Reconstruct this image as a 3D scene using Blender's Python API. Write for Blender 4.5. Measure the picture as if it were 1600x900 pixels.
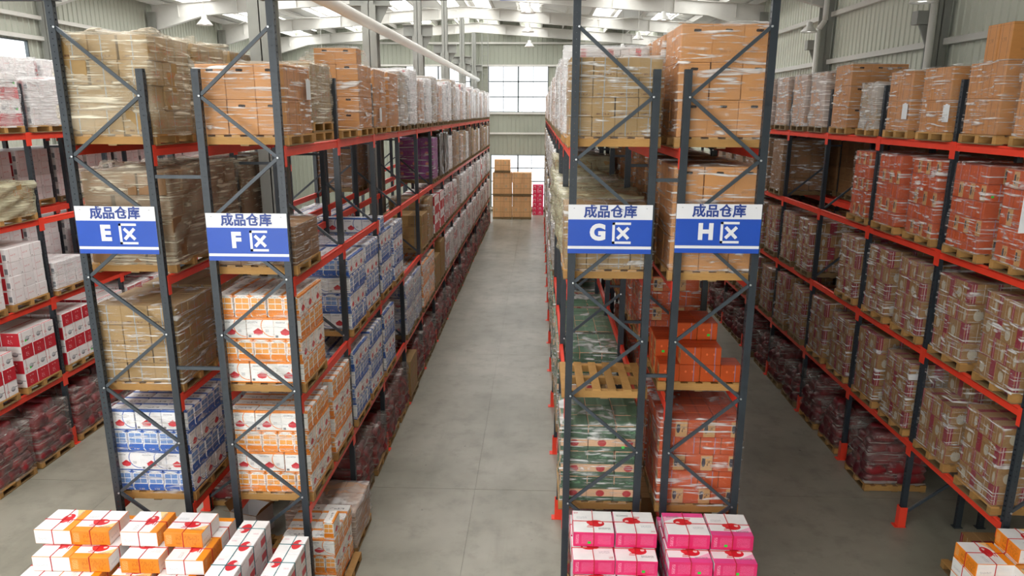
import bpy, bmesh, math, random
import numpy as np
from mathutils import Vector, Matrix
from mathutils.bvhtree import BVHTree

for o in list(bpy.data.objects): bpy.data.objects.remove(o)
sc = bpy.context.scene
COL = sc.collection
rnd = random.Random(7)

# ------------------------------------------------------------------ camera
CAM_H, F_PX, PITCH, YAW, ROLL = 7.022, 1123.117, 13.769, 2.098, 0.202
cd = bpy.data.cameras.new('camera'); cam = bpy.data.objects.new('camera', cd); COL.objects.link(cam)
cd.sensor_width = 36; cd.sensor_fit = 'HORIZONTAL'; cd.lens = 36 * F_PX / 1600; cd.clip_end = 300
cam.matrix_world = (Matrix.Translation((0, 0, CAM_H)) @ Matrix.Rotation(math.radians(YAW), 4, 'Z')
                    @ Matrix.Rotation(math.radians(90 - PITCH), 4, 'X') @ Matrix.Rotation(math.radians(ROLL), 4, 'Z'))
sc.camera = cam

# ------------------------------------------------------------------ world, light, exposure
w = bpy.data.worlds.new('world'); sc.world = w; w.use_nodes = True
bg = w.node_tree.nodes['Background']; bg.inputs[0].default_value = (0.93, 0.97, 1.0, 1); bg.inputs[1].default_value = 3.2
SKYLIGHT = 5.6
def area(name, loc, rot, sx, sy, power, col=(1, 1, 1)):
    l = bpy.data.lights.new(name, 'AREA'); l.shape = 'RECTANGLE'; l.size = sx; l.size_y = sy; l.energy = power; l.color = col
    o = bpy.data.objects.new(name, l); COL.objects.link(o); o.location = loc; o.rotation_euler = rot
    return o
R = math.radians
area('dock_door_daylight', (-8.5, -11.9, 4.6), (R(90), 0, 0), 14, 7.4, 950, (1, 0.98, 0.95))
sc.view_settings.view_transform = 'Standard'; sc.view_settings.look = 'None'; sc.view_settings.gamma = 1
sc.view_settings.use_curve_mapping = False
sc.view_settings.exposure = 0.1
sc.cycles.use_adaptive_sampling = True; sc.cycles.adaptive_threshold = .07; sc.cycles.adaptive_min_samples = 16; sc.cycles.max_bounces = 5; sc.cycles.diffuse_bounces = 3; sc.cycles.glossy_bounces = 3
sc.cycles.transparent_max_bounces = 14; sc.cycles.caustics_reflective = False; sc.cycles.caustics_refractive = False

# ------------------------------------------------------------------ helpers
def lin(c):
    if isinstance(c, str):
        c = tuple(int(c[i:i + 2], 16) / 255 for i in (0, 2, 4))
    return tuple(((x + .055) / 1.055) ** 2.4 if x > .04045 else x / 12.92 for x in c) + (1,)

class NT:
    def __init__(s, name):
        s.m = bpy.data.materials.new(name); s.m.use_nodes = True; s.t = s.m.node_tree; s.t.nodes.clear()
    def n(s, typ, **kw):
        nd = s.t.nodes.new(typ)
        for k, v in kw.items(): setattr(nd, k, v)
        return nd
    def l(s, a, b): s.t.links.new(a, b)
    def setin(s, nd, i, v):
        if hasattr(v, 'links') or isinstance(v, bpy.types.NodeSocket): s.l(v, nd.inputs[i])
        else: nd.inputs[i].default_value = v
    def math(s, op, a, b=0.0):
        nd = s.n('ShaderNodeMath', operation=op); s.setin(nd, 0, a); s.setin(nd, 1, b); return nd.outputs[0]
    def mix(s, fac, a, b, mode='MIX'):
        nd = s.n('ShaderNodeMix', data_type='RGBA', blend_type=mode)
        s.setin(nd, 0, fac); s.setin(nd, 6, a); s.setin(nd, 7, b); return nd.outputs[2]
    def noise(s, vec, scale, detail=2, rough=.5, dist=0):
        nd = s.n('ShaderNodeTexNoise'); nd.inputs['Scale'].default_value = scale; nd.inputs['Detail'].default_value = detail
        nd.inputs['Roughness'].default_value = rough; nd.inputs['Distortion'].default_value = dist
        if vec is not None: s.l(vec, nd.inputs['Vector'])
        return nd.outputs[0]
    def ramp(s, x, a, b):
        nd = s.n('ShaderNodeMapRange'); nd.interpolation_type = 'SMOOTHSTEP'
        s.l(x, nd.inputs[0]); nd.inputs[1].default_value = a; nd.inputs[2].default_value = b; return nd.outputs[0]
    def mapping(s, vec, scale=(1, 1, 1), rot=(0, 0, 0), loc=(0, 0, 0)):
        nd = s.n('ShaderNodeMapping'); s.l(vec, nd.inputs[0]); nd.inputs['Scale'].default_value = scale
        nd.inputs['Rotation'].default_value = rot; nd.inputs['Location'].default_value = loc; return nd.outputs[0]
    def out(s, col, rough=.5, metal=0, bump=None, bstr=.2, bdist=.01, emit=None, spec=.5):
        b = s.n('ShaderNodeBsdfPrincipled'); o = s.n('ShaderNodeOutputMaterial')
        s.setin(b, 0, col); s.setin(b, 'Roughness', rough); s.setin(b, 'Metallic', metal); s.setin(b, 'Specular IOR Level', spec)
        if bump is not None:
            bn = s.n('ShaderNodeBump'); bn.inputs['Strength'].default_value = bstr; bn.inputs['Distance'].default_value = bdist
            s.l(bump, bn.inputs['Height']); s.l(bn.outputs[0], b.inputs['Normal'])
        if emit: s.setin(b, 'Emission Color', emit[0]); b.inputs['Emission Strength'].default_value = emit[1]
        s.l(b.outputs[0], o.inputs[0]); s.b = b
        return s.m
    def pos(s): return s.n('ShaderNodeNewGeometry').outputs['Position']
    def objc(s): return s.n('ShaderNodeTexCoord').outputs['Object']

MATS = {}
def plain(name, c, rough=.5, metal=0, var=.06, scale=6, emit=None, spec=.5, bump=0):
    if name in MATS: return MATS[name]
    t = NT(name); nz = t.noise(t.pos(), scale, 3)
    c = lin(c)
    lo = tuple(x * (1 - var) for x in c[:3]) + (1,); hi = tuple(min(1, x * (1 + var)) for x in c[:3]) + (1,)
    MATS[name] = t.out(t.mix(nz, lo, hi), rough, metal, emit=emit, spec=spec, bump=nz if bump else None, bstr=bump)
    return MATS[name]

def print_mat(name, base, layers, rough=.55, grain=.10, jitter=.10):
    """carton board with flat print drawn in the face's own 0..1 coordinates"""
    if name in MATS: return MATS[name]
    t = NT(name)
    uv = t.n('ShaderNodeTexCoord').outputs['UV']; sep = t.n('ShaderNodeSeparateXYZ'); t.l(uv, sep.inputs[0])
    u, v = sep.outputs[0], sep.outputs[1]
    def band(x, a, b): return t.math('MULTIPLY', t.math('GREATER_THAN', x, a), t.math('LESS_THAN', x, b))
    def rect(a, b, c, d):
        m = None
        if a > 0 or b < 1: m = band(u, a, b)
        if c > 0 or d < 1:
            k = band(v, c, d); m = k if m is None else t.math('MULTIPLY', m, k)
        return m if m is not None else t.math('GREATER_THAN', u, -1)
    col = lin(base)
    for L in layers:
        k, c = L[0], lin(L[-1])
        if k == 'r': m = rect(*L[1:5])
        elif k in 'ed':
            du = t.math('DIVIDE', t.math('SUBTRACT', u, L[1]), L[3]); dv = t.math('DIVIDE', t.math('SUBTRACT', v, L[2]), L[4])
            if k == 'e': q = t.math('ADD', t.math('MULTIPLY', du, du), t.math('MULTIPLY', dv, dv))
            else: q = t.math('ADD', t.math('ABSOLUTE', du), t.math('ABSOLUTE', dv))
            m = t.math('LESS_THAN', q, 1.0)
        elif k == 'o':   # ring
            du = t.math('DIVIDE', t.math('SUBTRACT', u, L[1]), L[3]); dv = t.math('DIVIDE', t.math('SUBTRACT', v, L[2]), L[4])
            m = band(t.math('ADD', t.math('MULTIPLY', du, du), t.math('MULTIPLY', dv, dv)), L[5], 1.0)
        elif k == 't':   # rows of illegible fine print
            m = rect(*L[1:5]); mp = t.mapping(uv, (L[5], L[6], 1))
            m = t.math('MULTIPLY', m, t.math('GREATER_THAN', t.noise(mp, 1, 1), .53))
        elif k == 'c':   # corner wedge: u*a+v*b>c
            m = t.math('GREATER_THAN', t.math('ADD', t.math('MULTIPLY', u, L[1]), t.math('MULTIPLY', v, L[2])), L[3])
        col = t.mix(m, col, c)
    oi = t.n('ShaderNodeObjectInfo').outputs['Random']
    g = t.noise(t.mapping(t.pos(), (4, 4, 14)), 1.6, 3)
    k = t.math('ADD', t.math('MULTIPLY', g, 2 * grain), t.math('ADD', 1 - grain - jitter / 2, t.math('MULTIPLY', oi, jitter)))
    hs = t.n('ShaderNodeHueSaturation'); t.l(k, hs.inputs['Value']); t.setin(hs, 'Color', col)
    MATS[name] = t.out(hs.outputs[0], rough)
    return MATS[name]

def link(o, parent=None, **props):
    COL.objects.link(o)
    if parent is not None: o.parent = parent
    for k, v in props.items():
        if v is not None: o[k] = v
    return o
def empty(name, loc=(0, 0, 0), **props):
    o = bpy.data.objects.new(name, None); o.location = loc; o.empty_display_size = .1
    return link(o, None, **props)
def inst(name, me, parent=None, loc=(0, 0, 0), rot=None, scale=None, **props):
    o = bpy.data.objects.new(name, me); o.location = loc
    if rot is not None: o.rotation_euler = rot
    if scale is not None: o.scale = scale
    return link(o, parent, **props)

class MB:
    """collects boxes, bars and surfaces into one mesh"""
    def __init__(s): s.v = []; s.f = []; s.mi = []
    def quad(s, a, b, c, d, mi=0):
        n = len(s.v); s.v += [a, b, c, d]; s.f.append((n, n + 1, n + 2, n + 3)); s.mi.append(mi); return s
    def box(s, x0, x1, y0, y1, z0, z1, mi=0):
        n = len(s.v)
        s.v += [(x, y, z) for z in (z0, z1) for y in (y0, y1) for x in (x0, x1)]
        for f in ((0, 2, 3, 1), (4, 5, 7, 6), (0, 1, 5, 4), (1, 3, 7, 5), (3, 2, 6, 7), (2, 0, 4, 6)):
            s.f.append(tuple(n + i for i in f)); s.mi.append(mi)
        return s
    def bar(s, a, b, w, h, up=(0, 1, 0), mi=0):
        a, b = Vector(a), Vector(b); d = (b - a).normalized(); u = Vector(up); r = d.cross(u).normalized(); u = r.cross(d)
        n = len(s.v)
        for p in (a, b):
            for i, j in ((-1, -1), (1, -1), (1, 1), (-1, 1)): s.v.append(tuple(p + r * (i * w / 2) + u * (j * h / 2)))
        for f in ((0, 1, 5, 4), (1, 2, 6, 5), (2, 3, 7, 6), (3, 0, 4, 7), (3, 2, 1, 0), (4, 5, 6, 7)):
            s.f.append(tuple(n + i for i in f)); s.mi.append(mi)
        return s
    def prism(s, pts, axis, a, b, mi=0):
        """extrude a polygon given in the two other axes"""
        n = len(s.v); k = len(pts)
        for t in (a, b):
            for p in pts:
                q = list(p); q.insert(axis, t); s.v.append(tuple(q))
        s.f.append(tuple(n + i for i in range(k))[::-1]); s.f.append(tuple(n + k + i for i in range(k))); s.mi += [mi, mi]
        for i in range(k):
            j = (i + 1) % k; s.f.append((n + i, n + j, n + k + j, n + k + i)); s.mi.append(mi)
        return s
    def lathe(s, prof, seg=16, c=(0, 0, 0), mi=0):
        n = len(s.v)
        for r_, z in prof:
            for i in range(seg):
                a = 2 * math.pi * i / seg; s.v.append((c[0] + r_ * math.cos(a), c[1] + r_ * math.sin(a), c[2] + z))
        for k in range(len(prof) - 1):
            for i in range(seg):
                j = (i + 1) % seg; s.f.append((n + k * seg + i, n + k * seg + j, n + (k + 1) * seg + j, n + (k + 1) * seg + i)); s.mi.append(mi)
        return s
    def tube(s, a, b, r, seg=8, mi=0):
        a, b = Vector(a), Vector(b); d = (b - a).normalized(); u = Vector((0, 0, 1)) if abs(d.z) < .9 else Vector((1, 0, 0))
        x = d.cross(u).normalized(); y = d.cross(x); n = len(s.v)
        for p in (a, b):
            for i in range(seg):
                t = 2 * math.pi * i / seg; s.v.append(tuple(p + x * (r * math.cos(t)) + y * (r * math.sin(t))))
        for i in range(seg):
            j = (i + 1) % seg; s.f.append((n + i, n + j, n + seg + j, n + seg + i)); s.mi.append(mi)
        s.f.append(tuple(n + i for i in range(seg))); s.f.append(tuple(n + seg + i for i in range(seg))[::-1]); s.mi += [mi, mi]
        return s
    def mesh(s, name, *mats, smooth=False):
        me = bpy.data.meshes.new(name); me.from_pydata(s.v, [], s.f); me.update()
        for m in mats: me.materials.append(m)
        if any(s.mi): me.polygons.foreach_set('material_index', s.mi)
        bm = bmesh.new(); bm.from_mesh(me); bmesh.ops.recalc_face_normals(bm, faces=bm.faces); bm.to_mesh(me); bm.free()
        if smooth: me.polygons.foreach_set('use_smooth', [True] * len(me.polygons))
        return me
    def build(s, name, mats, parent=None, loc=(0, 0, 0), smooth=False, **props):
        mats = mats if isinstance(mats, (list, tuple)) else [mats]
        return inst(name, s.mesh(name, *mats, smooth=smooth), parent, loc, **props)
MESH = {}
def cached(key, fn):
    if key not in MESH: MESH[key] = fn()
    return MESH[key]

# ------------------------------------------------------------------ materials
def steel_post():
    t = NT('grey_blue_post_steel'); oc = t.objc(); s3 = t.n('ShaderNodeSeparateXYZ'); t.l(oc, s3.inputs[0])
    nz = t.noise(t.pos(), 5, 3); col = t.mix(nz, lin('272d34'), lin('323a42'))
    zz = t.math('SUBTRACT', t.math('MODULO', t.math('ADD', s3.outputs[2], 20), .075), .0375)
    d = t.math('ADD', t.math('MULTIPLY', zz, zz), t.math('MULTIPLY', s3.outputs[1], s3.outputs[1]))
    d2 = t.math('ADD', t.math('MULTIPLY', zz, zz), t.math('MULTIPLY', s3.outputs[0], s3.outputs[0]))
    hole = t.math('LESS_THAN', d, .0115 ** 2); hole2 = t.math('LESS_THAN', d2, .006 ** 2)
    nx = t.n('ShaderNodeSeparateXYZ'); t.l(t.n('ShaderNodeNewGeometry').outputs['True Normal'], nx.inputs[0])
    hole = t.math('MAXIMUM', t.math('MULTIPLY', hole, t.math('GREATER_THAN', t.math('ABSOLUTE', nx.outputs[0]), .5)), t.math('MULTIPLY', hole2, t.math('GREATER_THAN', t.math('ABSOLUTE', nx.outputs[1]), .5)))
    t.out(col, .42, 0); b = t.b
    o = [n for n in t.t.nodes if n.type == 'OUTPUT_MATERIAL'][0]
    tr = t.n('ShaderNodeBsdfTransparent'); mx = t.n('ShaderNodeMixShader')
    t.l(hole, mx.inputs[0]); t.l(b.outputs[0], mx.inputs[1]); t.l(tr.outputs[0], mx.inputs[2]); t.l(mx.outputs[0], o.inputs[0])
    return t.m
M_POST = steel_post()
M_BRACE = plain('brace_steel', '3d454d', .4)
M_BOLT = plain('bolt_zinc', 'c9ccd0', .3, .8)
M_RED = plain('red_powder_coat', 'f0442e', .38, var=.08)
M_DARK = plain('dark_steel', '3a434b', .45)
M_WHITE = plain('white_paint', 'e9e9ee', .45, var=.02)
M_BLUE = plain('sign_blue', '1f4fb8', .4, var=.03)
M_NAVY = plain('sign_navy_lettering', '27418f', .4, var=.03)
M_GALV = plain('grey_green_wall_sheet', 'bcbfb2', .5, var=.05, scale=1.2)
M_STRUCT = plain('building_steel_grey', '9a9b95', .5, var=.06)
M_STRUCTW = plain('roof_steel_white', 'dcdad4', .5, var=.04)
M_ROOF = plain('roof_sheet_white', 'e6e4df', .55, var=.04, scale=.8)
M_FRAME = plain('window_frame_dark', '4d565a', .5)
M_SKYL = plain('skylight_panel', 'ffffff', .5, var=0, emit=((1, 1, .98, 1), SKYLIGHT))
M_LAMP = plain('lamp_enamel', 'e4e4de', .35, var=.03)
M_GREENST = plain('green_sticker', '2fd23c', .5, var=.05)
M_PAPER = plain('paper_note', 'dfe2e4', .6, var=.05)
M_TWINE_R = plain('red_twine', 'c3262c', .6); M_TWINE_T = plain('teal_twine', '2d6f78', .6)
M_HOLE = plain('hand_hole_dark', '2a1a12', .9)
M_STRAPG = plain('green_strap', '4c6b3a', .5); M_STRAPB = plain('dark_strap', '33372f', .5)

def wood(name, a, b):
    t = NT(name); p = t.pos(); g = t.noise(t.mapping(p, (3, 3, 30)), 2, 4, .6, 1.5); oi = t.n('ShaderNodeObjectInfo').outputs['Random']
    c = t.mix(g, lin(a), lin(b)); hs = t.n('ShaderNodeHueSaturation'); t.setin(hs, 'Color', c)
    t.l(t.math('ADD', .8, t.math('MULTIPLY', oi, .35)), hs.inputs['Value'])
    return t.out(hs.outputs[0], .7, bump=g, bstr=.15)
M_WOOD = wood('pallet_pine', 'a4763e', 'c79a5a')
M_WOODG = wood('pallet_weathered', '735c3c', '957a52')

def concrete():
    t = NT('polished_concrete'); p = t.pos()
    big = t.noise(p, .35, 4, .6); mid = t.noise(p, 2.2, 5, .65); fine = t.noise(p, 18, 4, .7)
    streak = t.noise(t.mapping(p, (1.4, .16, 1)), 1.5, 4, .6)
    c = t.mix(t.ramp(big, .3, .7), lin('8d8a7d'), lin('a8a497'))
    c = t.mix(t.math('MULTIPLY', t.ramp(mid, .45, .75), .45), c, lin('77766a'))
    c = t.mix(t.math('MULTIPLY', t.ramp(streak, .5, .8), .4), c, lin('7a796d'))
    c = t.mix(t.math('MULTIPLY', t.ramp(fine, .62, .75), .35), c, lin('63625a'))
    spots = t.noise(p, 7, 2); c = t.mix(t.math('MULTIPLY', t.ramp(spots, .74, .78), .6), c, lin('55544e'))
    ro = t.math('ADD', .27, t.math('MULTIPLY', mid, .22))
    return t.out(c, ro, bump=fine, bstr=.05, bdist=.004)
M_CONC = concrete(); M_JOINT = plain('floor_joint', '5c5b52', .9)

def film(name, base, streak, tint, gloss=.16):
    """stretch film: mostly clear, whitish shiny wrinkles, with white streaks painted in as glossy highlights"""
    t = NT(name); oc = t.objc(); oi = t.n('ShaderNodeObjectInfo').outputs['Random']
    off = t.n('ShaderNodeCombineXYZ'); t.l(t.math('MULTIPLY', oi, 37.0), off.inputs[0]); t.l(t.math('MULTIPLY', oi, 91.0), off.inputs[2])
    va = t.n('ShaderNodeVectorMath', operation='ADD'); t.l(oc, va.inputs[0]); t.l(off.outputs[0], va.inputs[1]); p = va.outputs[0]
    a = t.noise(t.mapping(p, (1.1, 1.1, 30), (.10, .06, 0)), 1.3, 3, .55, .35)
    b = t.noise(t.mapping(p, (1.2, 1.2, 13), (.6, .55, 0)), 1.6, 3, .55, .5)
    c = t.noise(p, 2.1, 3, .55, .8)
    sa = t.math('MULTIPLY', t.ramp(a, .53, .67), t.ramp(c, .38, .58)); sb = t.math('MULTIPLY', t.ramp(b, .54, .66), t.ramp(c, .56, .42))  # streak masks: wrinkles plus glossy highlights painted as white tint
    al = t.math('ADD', t.math('MULTIPLY', t.math('MAXIMUM', sa, sb), streak), t.math('ADD', base * .6, t.math('MULTIPLY', t.ramp(c, .3, .75), base * .8)))
    al = t.math('MINIMUM', al, .95)
    pr = t.n('ShaderNodeBsdfPrincipled'); pr.inputs[0].default_value = lin(tint); pr.inputs['Roughness'].default_value = gloss
    bn = t.n('ShaderNodeBump'); bn.inputs['Strength'].default_value = .9; bn.inputs['Distance'].default_value = .04
    t.l(t.math('ADD', a, t.math('MULTIPLY', b, .6)), bn.inputs['Height']); t.l(bn.outputs[0], pr.inputs['Normal'])
    tr = t.n('ShaderNodeBsdfTransparent'); mx = t.n('ShaderNodeMixShader'); o = t.n('ShaderNodeOutputMaterial')
    t.l(al, mx.inputs[0]); t.l(tr.outputs[0], mx.inputs[1]); t.l(pr.outputs[0], mx.inputs[2]); t.l(mx.outputs[0], o.inputs[0])
    return t.m
M_FILM = {'f': film('taut_clear_film', .025, .5, 'f6f6f6', .1), 'c': film('clear_film', .055, .72, 'f6f6f6', .12), 'd': film('tan_cloudy_film', .26, .75, 'e2d8c2', .2),
          'w': film('white_film', .34, .65, 'f4f4f4', .2), 'k': film('black_film', .8, .2, '1c1e20', .2),
          'g': film('grey_film', .16, .6, 'bdb4ae', .16), 'y': film('cream_film', .5, .35, 'd8d4b4', .25)}
def glass():
    t = NT('window_glass'); tr = t.n('ShaderNodeBsdfTransparent'); g = t.n('ShaderNodeBsdfGlossy'); g.inputs['Roughness'].default_value = .05
    mx = t.n('ShaderNodeMixShader'); mx.inputs[0].default_value = .08; o = t.n('ShaderNodeOutputMaterial')
    t.l(tr.outputs[0], mx.inputs[1]); t.l(g.outputs[0], mx.inputs[2]); t.l(mx.outputs[0], o.inputs[0]); return t.m
M_GLASS = glass()

# ------------------------------------------------------------------ building shell
XL, XR, YB, YE = -18.8, 10.6, -12.0, 52.0
RIDGE_X, RIDGE_Z, SLOPE = -4.4, 12.25, .07          # underside of the rafters at the ridge
COLS_Y = [-3.3, 4.5, 12.3, 20.1, 27.9, 35.7, 43.5, 51.3]
def raf(x): return RIDGE_Z - SLOPE * abs(x - RIDGE_X)
def roofz(x): return raf(x) + .95

fl = empty('floor', (0, 0, 0), kind='structure', label='polished grey concrete warehouse floor with saw-cut joints')
MB().box(XL, XR, YB, YE, -.06, -.012).build('floor_bed', M_JOINT, fl)
jy = [YB, -3.4, 4.5, 12.42, 20.3, 28.2, 36.1, 44.0, YE]; jx = [XL, -13.2, -8.0, -1.15, XR]
for a, b in zip(jy, jy[1:]):
    for c, d in zip(jx, jx[1:]):
        MB().box(c + .002, d - .002, a + .004, b - .004, -.05, 0).build('floor_slab', M_CONC, fl)

def corr(mb, axis, pos, a0, a1, z0, z1, inward, per=.3, amp=.035):
    """ribbed wall sheet in plane axis=pos from a0..a1, z0(..z1 can be a function)"""
    zf = z1 if callable(z1) else (lambda a: z1)
    n = max(1, round((a1 - a0) / per)); st = (a1 - a0) / n; pts = []
    for i in range(n):
        b = a0 + i * st
        pts += [(b, 0), (b + st * .78, 0), (b + st * .84, 1), (b + st * .94, 1)]
    pts.append((a1, 0))
    for (p, h), (q, k) in zip(pts, pts[1:]):
        P = lambda a, h_, z: (a, pos + inward * amp * h_, z) if axis == 'y' else (pos + inward * amp * h_, a, z)
        mb.quad(P(p, h, z0), P(q, k, z0), P(q, k, zf(q)), P(p, h, zf(p)))

M_WALLR = plain('whitened_wall_sheet', 'dde0d2', .5, var=.04, scale=1.2)  # right wall's colour whitened in place of roof and window light
def wall_with_openings(name, axis, pos, a0, a1, ztop, inward, openings, label, mat=None):
    mb = MB(); cuts = sorted({a0, a1} | {o[0] for o in openings} | {o[1] for o in openings})
    for p, q in zip(cuts, cuts[1:]):
        zs = sorted([(o[2], o[3]) for o in openings if o[0] <= p + 1e-6 and o[1] >= q - 1e-6]); z = 0.0
        for lo, hi in zs:
            if lo > z: corr(mb, axis, pos, p, q, z, lo, inward)
            z = hi
        corr(mb, axis, pos, p, q, z, ztop, inward)
    return mb.build(name, mat or M_GALV, None, kind='structure', label=label)

END_W = [(-3.6, .57, 7.0, 10.1), (-3.45, .42, .3, 4.05), (-9.35, -4.85, 7.0, 10.1), (-17.6, -11.8, 7.0, 10.1), (3.4, 8.6, 7.0, 10.1)]
LEFT_W = [(20.9, 27.0, 7.55, 9.5), (13.1, 19.2, 7.55, 9.5), (28.8, 34.9, 7.55, 9.5), (36.6, 42.7, 7.55, 9.5), (5.3, 11.4, 7.55, 9.5), (-2.5, 3.6, 7.55, 9.5), (44.4, 50.5, 7.55, 9.5)]
we = wall_with_openings('wall_end', 'y', YE, XL, XR, roofz, -1, END_W, 'ribbed grey-green sheet wall at the end of the aisle', plain('end_wall_sheet', 'a5a89a', .5, var=.05, scale=1.2))
wl = wall_with_openings('wall_left', 'x', XL, YB, YE, roofz(XL), 1, LEFT_W, 'ribbed sheet wall with high windows behind the left racks')
wr = wall_with_openings('wall_right', 'x', XR, YB, YE, roofz(XR), -1, [], 'ribbed sheet wall behind the right racks, whitened to look lit', M_WALLR)
wb = wall_with_openings('wall_back', 'y', YB, XL, XR, roofz, 1, [(-15.6, -1.4, .8, 8.4)], 'ribbed sheet wall behind the viewer with a dock opening')
for z in (5.55, 9.98 + .15, 11.6):
    MB().box(XL, XR, YE - .22, YE - .1, z - .06, z + .06).build('girt', M_STRUCTW, we)
for z in (10.45, 8.82, 6.2, 3.4):
    MB().box(XR - .22, XR - .06, YB, YE, z - .08, z + .08).build('girt', M_STRUCTW, wr)
for z in (10.35, 7.45, 9.62, 8.72, 4.0):
    MB().box(XL + .06, XL + .2, YB, YE, z - .07, z + .07).build('girt', M_STRUCTW, wl)

def window(n, axis, pos, a0, a1, z0, z1, na, nz, inward, label):
    w_ = empty('window_%d' % n, (0, 0, 0), kind='structure', label=label)
    def bx(p, q, lo, hi, th, mat, name):
        if axis == 'y': MB().box(p, q, pos - th, pos + th, lo, hi).build(name, mat, w_)
        else: MB().box(pos - th, pos + th, p, q, lo, hi).build(name, mat, w_)
    t = .05
    bx(a0, a1, z0, z0 + t, .06, M_FRAME, 'frame_rail'); bx(a0, a1, z1 - t, z1, .06, M_FRAME, 'frame_rail')
    bx(a0, a0 + t, z0, z1, .06, M_FRAME, 'frame_stile'); bx(a1 - t, a1, z0, z1, .06, M_FRAME, 'frame_stile')
    bx(a0 - .1, a1 + .1, z0 - .14, z0, .14, M_STRUCTW, 'sill')
    for i in range(na):
        p, q = a0 + (a1 - a0) * i / na, a0 + (a1 - a0) * (i + 1) / na
        if i: bx(p - (.05 if 2 * i == na else .02), p + (.05 if 2 * i == na else .02), z0, z1, .05, M_FRAME, 'mullion')
        for k in range(nz):
            lo, hi = z0 + (z1 - z0) * k / nz, z0 + (z1 - z0) * (k + 1) / nz
            if k and i == 0: bx(a0, a1, lo - .035, lo + .035, .05, M_FRAME, 'transom')
            bx(p + .02, q - .02, lo + .02, hi - .02, .006, M_GLASS, 'pane')
names = ['upper end window above the aisle with dark mullions', 'lower end window behind the stacked crates',
         'upper end window between the steel columns and rack F', 'upper end window behind rack E', 'upper end window behind rack H']
for i, (a, b, c, d) in enumerate(END_W): window(i + 1, 'y', YE, a, b, c, d, 4, 3 if i != 1 else 4, -1, names[i])
for i, (a, b, c, d) in enumerate(LEFT_W): window(i + 6, 'x', XL, a, b, c, d, 4, 1, 1, 'high strip window in the left sheet wall')

ce = empty('ceiling', (0, 0, 0), kind='structure', label='white sheet roof with steel rafters, purlins and bright skylights')
for s_ in (-1, 1):
    xe = XL if s_ < 0 else XR
    # skylight strips run down the slope between purlin lines
    strips = ([(-8.9, -7.5), (-12.9, -11.5), (-16.9, -15.5), (-5.9, -4.9)] if s_ < 0 else [(-3.9, -2.9), (-1.2, -.1)])
    strips = strips if s_ < 0 else strips + [(3.0, 4.1), (6.6, 7.7)]
    xs = sorted({RIDGE_X, xe} | {a for st in strips for a in st}); mb = MB()
    for p, q in zip(xs, xs[1:]):
        if (p, q) in strips:
            ya = 26.0 if p > 2 else YB
            MB().quad((p, ya, roofz(p)), (q, ya, roofz(q)), (q, YE, roofz(q)), (p, YE, roofz(p))).build('skylight', M_SKYL, ce)
            if ya > YB: mb.quad((p, YB, roofz(p)), (q, YB, roofz(q)), (q, ya, roofz(q)), (p, ya, roofz(p)))
        else:
            mb.quad((p, YB, roofz(p)), (q, YB, roofz(q)), (q, YE, roofz(q)), (p, YE, roofz(p)))
    mb.build('roof_sheet', M_ROOF, ce)
x = XL + .4
while x < XR:
    z = raf(x) + .62
    MB().prism([(x - .04, z), (x + .04, z), (x + .04, z + .03), (x - .01, z + .03), (x - .01, z + .25), (x + .06, z + .25), (x + .06, z + .28), (x - .04, z + .28)], 1, YB, YE).build('purlin', M_STRUCTW, ce)
    x += 1.42
for yc in COLS_Y:
    mb = MB()
    for s_ in (-1, 1):
        xe = XL + .3 if s_ < 0 else XR - .3
        xh = xe - s_ * 2.6
        bot = [(RIDGE_X, raf(RIDGE_X)), (xh, raf(xh)), (xe, raf(xe) - .55)]
        top = [(xe, raf(xe) + .6), (RIDGE_X, raf(RIDGE_X) + .6)]
        mb.prism(bot + top, 1, yc - .012, yc + .012)
        for (p, q) in ((bot[0], bot[1]), (bot[1], bot[2]), (top[0], top[1])):
            mb.bar((p[0], yc, p[1]), (q[0], yc, q[1]), .26, .03, up=(0, 0, 1))
        k = xe - s_ * 1.3
        while (k - RIDGE_X) * s_ > 1:
            mb.box(k - .01, k + .01, yc - .11, yc + .11, raf(k) + .0, raf(k) + .6); k -= s_ * 2.84
    mb.build('rafter', M_STRUCTW, ce)
for a, b in zip(COLS_Y, COLS_Y[1:]):                    # thin roof cross-bracing rods
    for x0, x1 in ((-18, -11.5), (-11, -4.8), (-4, 3), (3.2, 10)):
        if COLS_Y.index(a) % 2 == 1:
            for p, q in ((x0, x1), (x1, x0)):
                MB().tube((p, a, raf(p) + .4), (q, b, raf(q) + .4), .015, 6).build('bracing_rod', M_STRUCTW, ce)

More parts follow.
